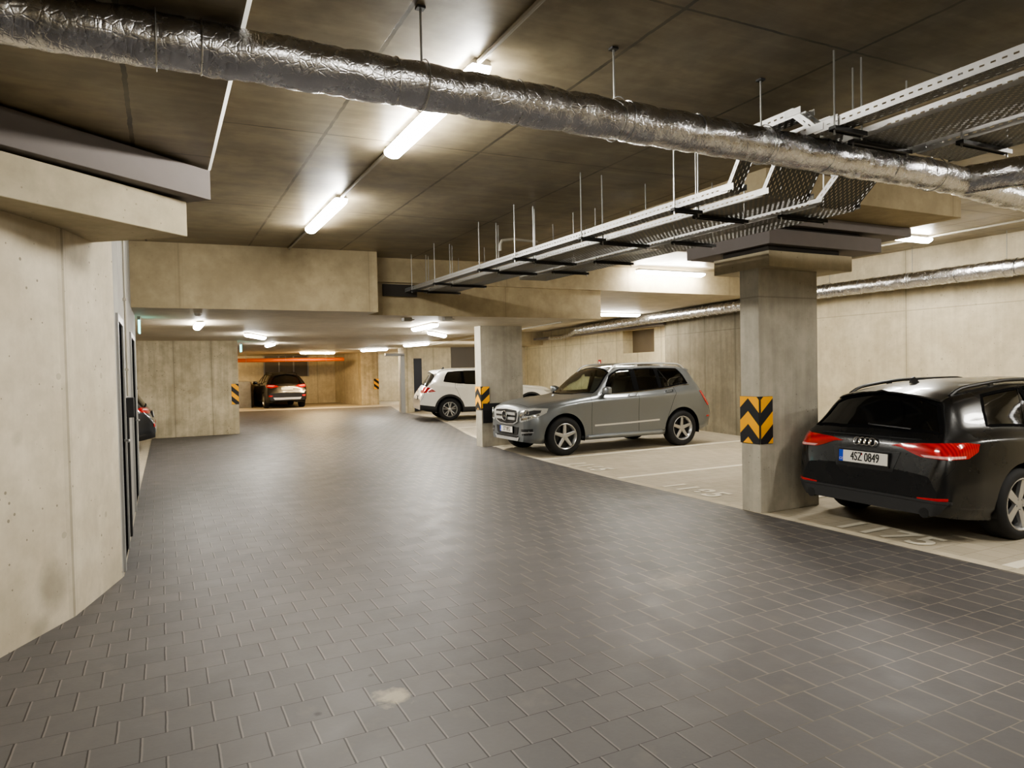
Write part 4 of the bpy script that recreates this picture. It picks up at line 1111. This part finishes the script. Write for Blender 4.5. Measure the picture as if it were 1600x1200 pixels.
# ---------------- silver off-roader, nose towards the lane
KX = 4.28 / 4.42
GK = scale_curves(GLK, KX, 1.)
car = Car(4.28, GK, (.735, 3.475), .352, .425)
lay = {k: v * KX for k, v in dict(cowl=1.22, aB=1.48, hdr=2.04, fd=1.36, B=2.48, rd=3.12, C=3.08, q=3.80, re=4.055, rwb=4.23).items()}; lay['chrome'] = True
silver = base_car('silver grey boxy off-roader parked nose out beside the column with the black guard', 'car', (5.83 + 2.14, 11.78, 0), R(0), car, P_silver, lay, M_gclear, (.358, .235), .236, 'star5', tint=M_gtint)
t = silver; L = car.L; h2 = L / 2; g4 = lambda x: x * KX
F1 = (1, 0, 0)
MB().box(1.05 - h2, 3.85 - h2, -.72, .72, .34, .80).build('cabin_floor', M_seat, t)
MB().prism([(1.28, .8), (1.28, 1.07), (1.45, 1.12), (1.75, 1.06), (1.75, .8)], lambda a, b, y: (a - h2, y, b), -.72, .72).build('dashboard', M_seat, t, bevel=.02)
for x, y, w_ in ((2.28, .38, .25), (2.28, -.38, .25), (3.05, 0, .64)):
    s_ = MB().prism([(x - .5, .75), (x - .5, .92), (x - .1, .88), (x + .1, 1.38), (x + .2, 1.38), (x + .1, .75)], lambda a, b, q: (a - h2, q, b), y - w_, y + w_).build('seat', M_seat, t, bevel=.03)
    for yy in ((y,) if w_ < .5 else (-.38, .38)): MB().box(x + .10 - h2, x + .19 - h2, yy - .13, yy + .13, 1.40, 1.55).build('headrest', M_seat, s_, bevel=.03)
mirror = MB().box(1.82 - h2, 1.86 - h2, -.12, .12, 1.42, 1.49).build('rear_view_mirror', M_trim, t, bevel=.01)
gr = [(0, -.48, .85), (0, 0, .87), (0, .48, .85), (0, .50, .78), (0, .44, .625), (0, .30, .58), (0, 0, .565), (0, -.30, .58), (0, -.44, .625), (0, -.50, .78)]
def inset(pl, k, cz): return [(x, y * k, cz + (z - cz) * k) for x, y, z in pl]
g0 = car.patch('grille', gr, F1, M_satin, t, off=.022)
car.patch('grille_mesh', inset(gr, .90, .715), F1, M_trim, g0, off=.026)
for z, k in ((.775, .40), (.685, .385)):
    car.patch('grille_bar', [(0, -k, z - .026), (0, k, z - .026), (0, k + .01, z + .022), (0, -k - .01, z + .022)], F1, M_satin, g0, off=.046, skirt=.04)
st = MB(); sx = -h2 - .062
st.torus((sx, 0, .728), (1, 0, 0), .088, .010, 32, 8)
for a in (90, 210, 330):
    a = R(a); b = Vector((0, math.cos(a), math.sin(a))); n = Vector((0, -math.sin(a), math.cos(a))); c = Vector((sx, 0, .728))
    st.add([c + n * .018, c - n * .018, c + b * .086, c + Vector((-.014, 0, 0)), c + Vector((.01, 0, 0)) + n * .018, c + Vector((.01, 0, 0)) - n * .018], [(0, 3, 2), (3, 1, 2), (4, 2, 5), (0, 2, 4), (1, 5, 2)])
st.build('star_emblem', M_chrome, g0, smooth=25)
MB().lathe([(0, 0), (.085, 0), (.08, .02)], 24, Matrix.Translation((sx + .012, 0, .728)) @ Matrix.Rotation(R(90), 4, 'Z')).build('emblem_disc', M_trim, g0)
for sd in (1, -1):
    hl = [(.02, .53 * sd, .81), (.05, .58 * sd, .86), (.2, .74 * sd, .89), (.42, .85 * sd, .875), (.37, .87 * sd, .80), (.22, .86 * sd, .74), (.08, .74 * sd, .67), (.02, .54 * sd, .625), (.01, .505 * sd, .66)]
    hm = car.patch('headlight', hl, (1, -.85 * sd, 0), M_head, t, off=.007)
    car.patch('indicator_strip', [(.03, .53 * sd, .69), (.1, .74 * sd, .735), (.22, .85 * sd, .775), (.22, .85 * sd, .760), (.1, .74 * sd, .705), (.03, .53 * sd, .655)], (1, -.85 * sd, 0), M_chrome, hm, off=.010, step=.02)
    car.patch('headlight_bezel', [(.06, .60 * sd, .815), (.2, .74 * sd, .85), (.30, .82 * sd, .845), (.26, .84 * sd, .80), (.1, .74 * sd, .755), (.06, .60 * sd, .74)], (1, -.85 * sd, 0), M_clad, hm, off=.009)
    for y, z, r_ in ((.60, .75, .045), (.72, .80, .05)):
        p, n = car.hit((0, y * sd, z), (1, -.6 * sd, 0)); d = Vector((1, -.6 * sd, 0)).normalized(); c = p - d * .012
        MB().torus((c.x - h2, c.y, c.z), d, r_, .007, 20, 6).lathe([(0, .0), (r_ * .9, .003)], 18, Matrix.Translation((c.x - h2, c.y, c.z)) @ d.to_track_quat('Y', 'Z').to_matrix().to_4x4()).build('headlight_projector', M_chrome, hm, smooth=True)
    fg = car.patch('fog_light_recess', [(.03, .53 * sd, .50), (.15, .78 * sd, .515), (.15, .78 * sd, .47), (.13, .76 * sd, .40), (.03, .57 * sd, .385)], (1, -.7 * sd, 0), M_trim, t, off=.001)
    car.patch('running_light', [(.03, .54 * sd, .45), (.15, .80 * sd, .465), (.15, .80 * sd, .445), (.03, .55 * sd, .425)], (1, -.7 * sd, 0), M_chrome, fg, off=.012)
    car.patch('taillight', [(3.93, .8 * sd, 1.09), (4.05, .82 * sd, 1.09), (4.16, .8 * sd, .98), (4.23, .8 * sd, .80), (4.15, .83 * sd, .78), (4.06, .84 * sd, .88)], (-.2, -1. * sd, 0), M_tail, t, off=.008)
    car.patch('side_marker', [(4.11, .85 * sd, .585), (4.21, .8 * sd, .585), (4.21, .8 * sd, .55), (4.11, .85 * sd, .55)], (-.3, -sd, 0), M_refl, t, off=.005)
    m = MB(); car.ribbon(m, [(1.38, car.t_of(1.38, .515)), (2.2, car.t_of(2.2, .53)), (2.90, car.t_of(2.90, .55))], .03, off=.012, sides=(sd,)); m.build('door_moulding', M_satin, t, fix=False)
    MB().path([(1.16 - h2, sd * .80, .30), (1.22 - h2, sd * .90, .315), (2.95 - h2, sd * .90, .315), (3.02 - h2, sd * .80, .30)], .035, 8).build('running_board', P_silver, t, smooth=True)
low = car.patch('lower_grille', [(0, -.46, .53), (0, .46, .53), (0, .42, .40), (0, .36, .375), (0, -.36, .375), (0, -.42, .40)], F1, M_trim, t, off=.008)
car.patch('skid_plate', [(0, -.50, .345), (0, .50, .345), (0, .44, .275), (0, -.44, .275)], F1, M_satin, t, off=.02, skirt=.05)
car.patch('skid_slot', [(0, -.44, .365), (0, .44, .365), (0, .42, .335), (0, -.42, .335)], F1, M_trim, t, off=.024)
plate(t, -h2 - .022, 0, .475, -1, '3ST 8952')
rails(car, t, 1.92, 3.82, 6.3, M_satin, rise=.062, r=.021)
car.patch('sunroof', [(2.05, -.48, 1.7), (2.05, .48, 1.7), (3.2, .48, 1.7), (3.2, -.48, 1.7)], (0, 0, -1), M_gdark, t, off=.003, step=.06)
spoiler(car, t, 3.78, 3.955, .60, P_silver)

# ---------------- black estate, tail towards the lane
car = Car(4.6, A4, (.89, 3.71), .318, .372)
lay = dict(cowl=1.14, aB=1.36, hdr=2.06, fd=1.27, B=2.36, rd=3.22, C=3.24, q=3.98, re=4.30, rwb=4.475)
audi = base_car('black estate car parked tail out right next to the big column', 'car', (5.93 + 2.3, 4.32, 0), PI - R(1.5), car, P_black, lay, M_gdark, (.322, .235), .232, 'five')
t = audi; L = car.L; h2 = L / 2; B1 = (-1, 0, 0)
for sd in (1, -1):
    tl = car.patch('taillight', [(4.6, .28 * sd, .845), (4.58, .40 * sd, .872), (4.5, .70 * sd, .895), (4.40, .84 * sd, .90), (4.27, .875 * sd, .885), (4.30, .88 * sd, .82), (4.38, .85 * sd, .765), (4.5, .75 * sd, .755), (4.58, .56 * sd, .765), (4.59, .48 * sd, .79), (4.6, .38 * sd, .832)], (-1, -.55 * sd, 0), M_tail, t, off=.008)
    car.patch('reversing_lens', [(4.4, .84 * sd, .79), (4.5, .74 * sd, .785), (4.58, .55 * sd, .785), (4.57, .58 * sd, .768), (4.5, .74 * sd, .762), (4.4, .84 * sd, .770)], (-1, -.55 * sd, 0), M_tailw, tl, off=.011, step=.02)
    car.patch('reflector', [(4.6, .53 * sd, .412), (4.55, .78 * sd, .43), (4.55, .78 * sd, .405), (4.6, .54 * sd, .388)], (-1, -.4 * sd, 0), M_refl, t, off=.008)
    m = MB().tube((L - .12 - h2, .60 * sd, .285), (L + .012 - h2, .60 * sd, .285), .045, 16); m.build('exhaust_tip', M_dkst, t, smooth=True)
car.patch('rear_valance', [(4.6, -.78, .375), (4.6, .78, .375), (4.6, .70, .26), (4.6, .62, .235), (4.6, -.62, .235), (4.6, -.70, .26)], B1, M_clad, t, off=.010)
car.patch('bumper_strip', [(4.6, -.80, .40), (4.6, .80, .40), (4.6, .80, .378), (4.6, -.80, .378)], B1, M_clad, t, off=.016)
car.patch('tailgate_crease', [(4.58, -.52, .915), (4.58, .52, .915), (4.58, .52, .905), (4.58, -.52, .905)], B1, M_trim, t, off=.004)
car.patch('plate_recess', [(4.6, -.36, .785), (4.6, .36, .785), (4.6, .30, .60), (4.6, -.30, .60)], B1, M_trim, t, off=.003)
pp, _ = car.hit((4.6, 0, .705), B1)
plate(t, pp.x - h2 + .016, -.0, .705, 1, '4SZ 0849', tilt=-.06)
m = MB(); pr, _ = car.hit((4.6, 0, .858), B1)
for y in (-.081, -.027, .027, .081): m.torus((pr.x - h2 + .018, y, .855), (1, 0, .25), .036, .0065, 28, 8)
m.build('ring_emblem', M_chrome, t, smooth=True)
w0, _ = car.hit((4.6, -.02, 1.015), B1); w1, _ = car.hit((4.6, .34, 1.0), B1)
MB().path([(w0.x - h2 + .02, -.03, 1.02), (w0.x - h2 + .035, .0, 1.015), (w1.x - h2 + .03, .22, 1.005), (w1.x - h2 + .02, .40, .995)], .010, 6).build('rear_wiper', M_trim, t, smooth=True)
rails(car, t, 2.1, 4.12, 6.3, M_trim, rise=.035, r=.017)
spoiler(car, t, 4.15, 4.33, .53, P_black, .026)
fa = MB().prism([(3.78, 1.39), (3.92, 1.39), (3.90, 1.44), (3.86, 1.455)], lambda a, b, y: (a - h2, y, b), -.012, .012).build('roof_antenna', M_trim, t, bevel=.004)

# ---------------- white off-roader behind the second column
TI = scale_curves(GLK, 4.49 / 4.42, 1.0, 1.0)
car = Car(4.49, TI, (.86, 3.56), .35, .42)
for k, v in dict(z6=[(0, .83), (.1, .89), (.3, .955), (.8, 1.02), (1.25, 1.065), (1.36, 1.10), (2.0, 1.50), (2.3, 1.575), (3.0, 1.58), (3.6, 1.55), (3.85, 1.49), (4.0, 1.32), (4.2, 1.10), (4.34, .95), (4.44, .80), (4.49, .69)]).items(): car.Z[6] = pchip(v)
car.z8 = pchip([(0, .86), (.06, .925), (.3, .995), (.8, 1.05), (1.1, 1.085), (1.22, 1.13), (2.0, 1.60), (2.4, 1.655), (3.1, 1.66), (3.7, 1.62), (3.98, 1.56), (4.01, 1.53), (4.1, 1.38), (4.28, 1.13), (4.38, .99), (4.45, .83), (4.49, .72)])
lay = dict(cowl=1.12, aB=1.36, hdr=2.0, fd=1.30, B=2.40, rd=3.08, C=3.10, q=3.72, re=4.0, rwb=4.27)
tig = base_car('white off-roader with dark lower cladding parked behind the second column', 'car', (9.60, 21.15, 0), PI - R(11), car, P_white, lay, M_gdark, (.355, .225), .235, 'double', clad=(2.35, 2.7))
t = tig; L = car.L; h2 = L / 2
for sd in (1, -1):
    car.patch('taillight', [(4.47, .42 * sd, 1.06), (4.3, .74 * sd, 1.075), (4.14, .82 * sd, 1.06), (3.96, .88 * sd, .93), (4.2, .84 * sd, .90), (4.4, .72 * sd, .89), (4.47, .48 * sd, .91)], (-1, -.8 * sd, 0), M_tail, t, off=.008)
    car.patch('headlight', [(.02, .50 * sd, .80), (.05, .56 * sd, .84), (.2, .74 * sd, .87), (.42, .85 * sd, .88), (.3, .86 * sd, .80), (.08, .74 * sd, .74), (.02, .52 * sd, .72)], (1, -.85 * sd, 0), M_head, t, off=.007)
car.patch('grille', [(0, -.5, .80), (0, .5, .80), (0, .48, .70), (0, -.48, .70)], F1, M_trim, t, off=.008)
pp, _ = car.hit((4.49, 0, .74), B1); plate(t, pp.x - h2 + .012, 0, .74, 1, '', tilt=-.2, blank=True)
pp, _ = car.hit((4.49, 0, .95), B1); m = MB().torus((pp.x - h2 + .012, 0, .95), (1, 0, .4), .055, .006, 24, 6)
for a, b in (((-.03, .045), (-.012, .0)), ((-.012, .0), (.0, .02)), ((0, .02), (.012, 0)), ((.012, 0), (.03, .045)), ((-.05, .02), (-.022, -.045)), ((-.022, -.045), (0, -.01)), ((0, -.01), (.022, -.045)), ((.022, -.045), (.05, .02))):
    m.tube((pp.x - h2 + .012 - a[1] * .4, a[0], .95 + a[1]), (pp.x - h2 + .012 - b[1] * .4, b[0], .95 + b[1]), .004, 5)
m.build('round_emblem', M_chrome, t, smooth=True)
rails(car, t, 2.0, 3.9, 6.35, M_satin, rise=.035)
MB().prism([(3.55, 1.6), (3.66, 1.62), (3.60, 1.70), (3.57, 1.70)], lambda a, b, y: (a - h2, y, b), -.012, .012).build('roof_antenna', M_trim, t)
spoiler(car, t, 3.86, 4.06, .56, P_white, .03)

# ---------------- dark off-roader deep in the far bay, and a second one behind the door wall
def dark_suv(label, loc, rz, pm, sx, txt=None, chrome=True):
    c = Car(4.49, scale_curves(TI, 1, sx), (.88, 3.55), .35, .425)
    c.Z[6] = pchip([(0, .83), (.1, .89), (.3, .955), (.8, 1.02), (1.25, 1.065), (1.36, 1.10), (2.0, 1.48), (2.3, 1.555), (3.0, 1.56), (3.7, 1.53), (3.98, 1.46), (4.08, 1.32), (4.24, 1.10), (4.36, .95), (4.44, .80), (4.49, .69)])
    c.z8 = pchip([(0, .86), (.06, .925), (.3, .995), (.8, 1.05), (1.1, 1.085), (1.22, 1.13), (2.0, 1.60), (2.4, 1.655), (3.1, 1.66), (3.8, 1.62), (4.1, 1.55), (4.12, 1.52), (4.2, 1.34), (4.33, 1.12), (4.40, .99), (4.45, .83), (4.49, .72)])
    if sx != 1: q6, q8 = c.Z[6], c.z8; c.Z[6] = lambda x: q6(x) * sx; c.z8 = lambda x: q8(x) * sx
    g = dict(cowl=1.12, aB=1.36, hdr=2.0, fd=1.30, B=2.42, rd=3.06, C=3.12, q=3.84, re=4.11, rwb=4.32)
    t = base_car(label, 'car', loc, rz, c, pm, g, M_gdark, (.358, .23), .22, 'double', clad=(1.9, 2.4))
    h = c.L / 2; zsc = lambda L_: [(a, b, z * sx) for a, b, z in L_]
    for sd in (1, -1):
        tl = c.patch('taillight', zsc([(4.47, .40 * sd, 1.0), (4.4, .58 * sd, 1.07), (4.2, .78 * sd, 1.09), (4.06, .84 * sd, 1.04), (4.2, .84 * sd, .97), (4.4, .70 * sd, .93), (4.47, .5 * sd, .97)]), (-1, -.8 * sd, 0), M_tailw if chrome is None else M_tail, t, off=.008)
        c.patch('reversing_lens', zsc([(4.42, .56 * sd, 1.04), (4.25, .76 * sd, 1.06), (4.2, .80 * sd, 1.02), (4.4, .64 * sd, 1.0)]), (-1, -.8 * sd, 0), M_tailw, tl, off=.011)
        c.patch('reflector', [(4.47, .62 * sd, .60), (4.4, .78 * sd, .62), (4.4, .78 * sd, .54), (4.47, .66 * sd, .54)], (-1, -.6 * sd, 0), M_refl, t, off=.008)
    c.patch('chrome_garnish', zsc([(4.49, -.40, 1.005), (4.49, .40, 1.005), (4.49, .38, .98), (4.49, -.38, .98)]), B1, M_chrome, t, off=.014)
    c.patch('skid_plate', [(4.49, -.62, .50), (4.49, .62, .50), (4.49, .56, .40), (4.49, -.56, .40)], B1, M_satin, t, off=.014)
    pp, _ = c.hit((4.49, 0, .89 * sx), B1); plate(t, pp.x - h + .014, 0, .89 * sx, 1, '', tilt=-.15, blank=True)
    rails(c, t, 2.0, 4.0, 6.35, M_trim, rise=.04)
    spoiler(c, t, 3.97, 4.17, .57, pm, .03)
    return t
dark_suv('dark charcoal off-roader seen from behind, parked by the back wall in the far bay', (5.05, 35.0, 0), -R(90) + R(1.5), P_rav, 1.)
dark_suv('dark grey car tail just showing past the end of the left door wall', (-.14 - 2.245, 17.2, 0), 0, P_grey, .88, chrome=True)
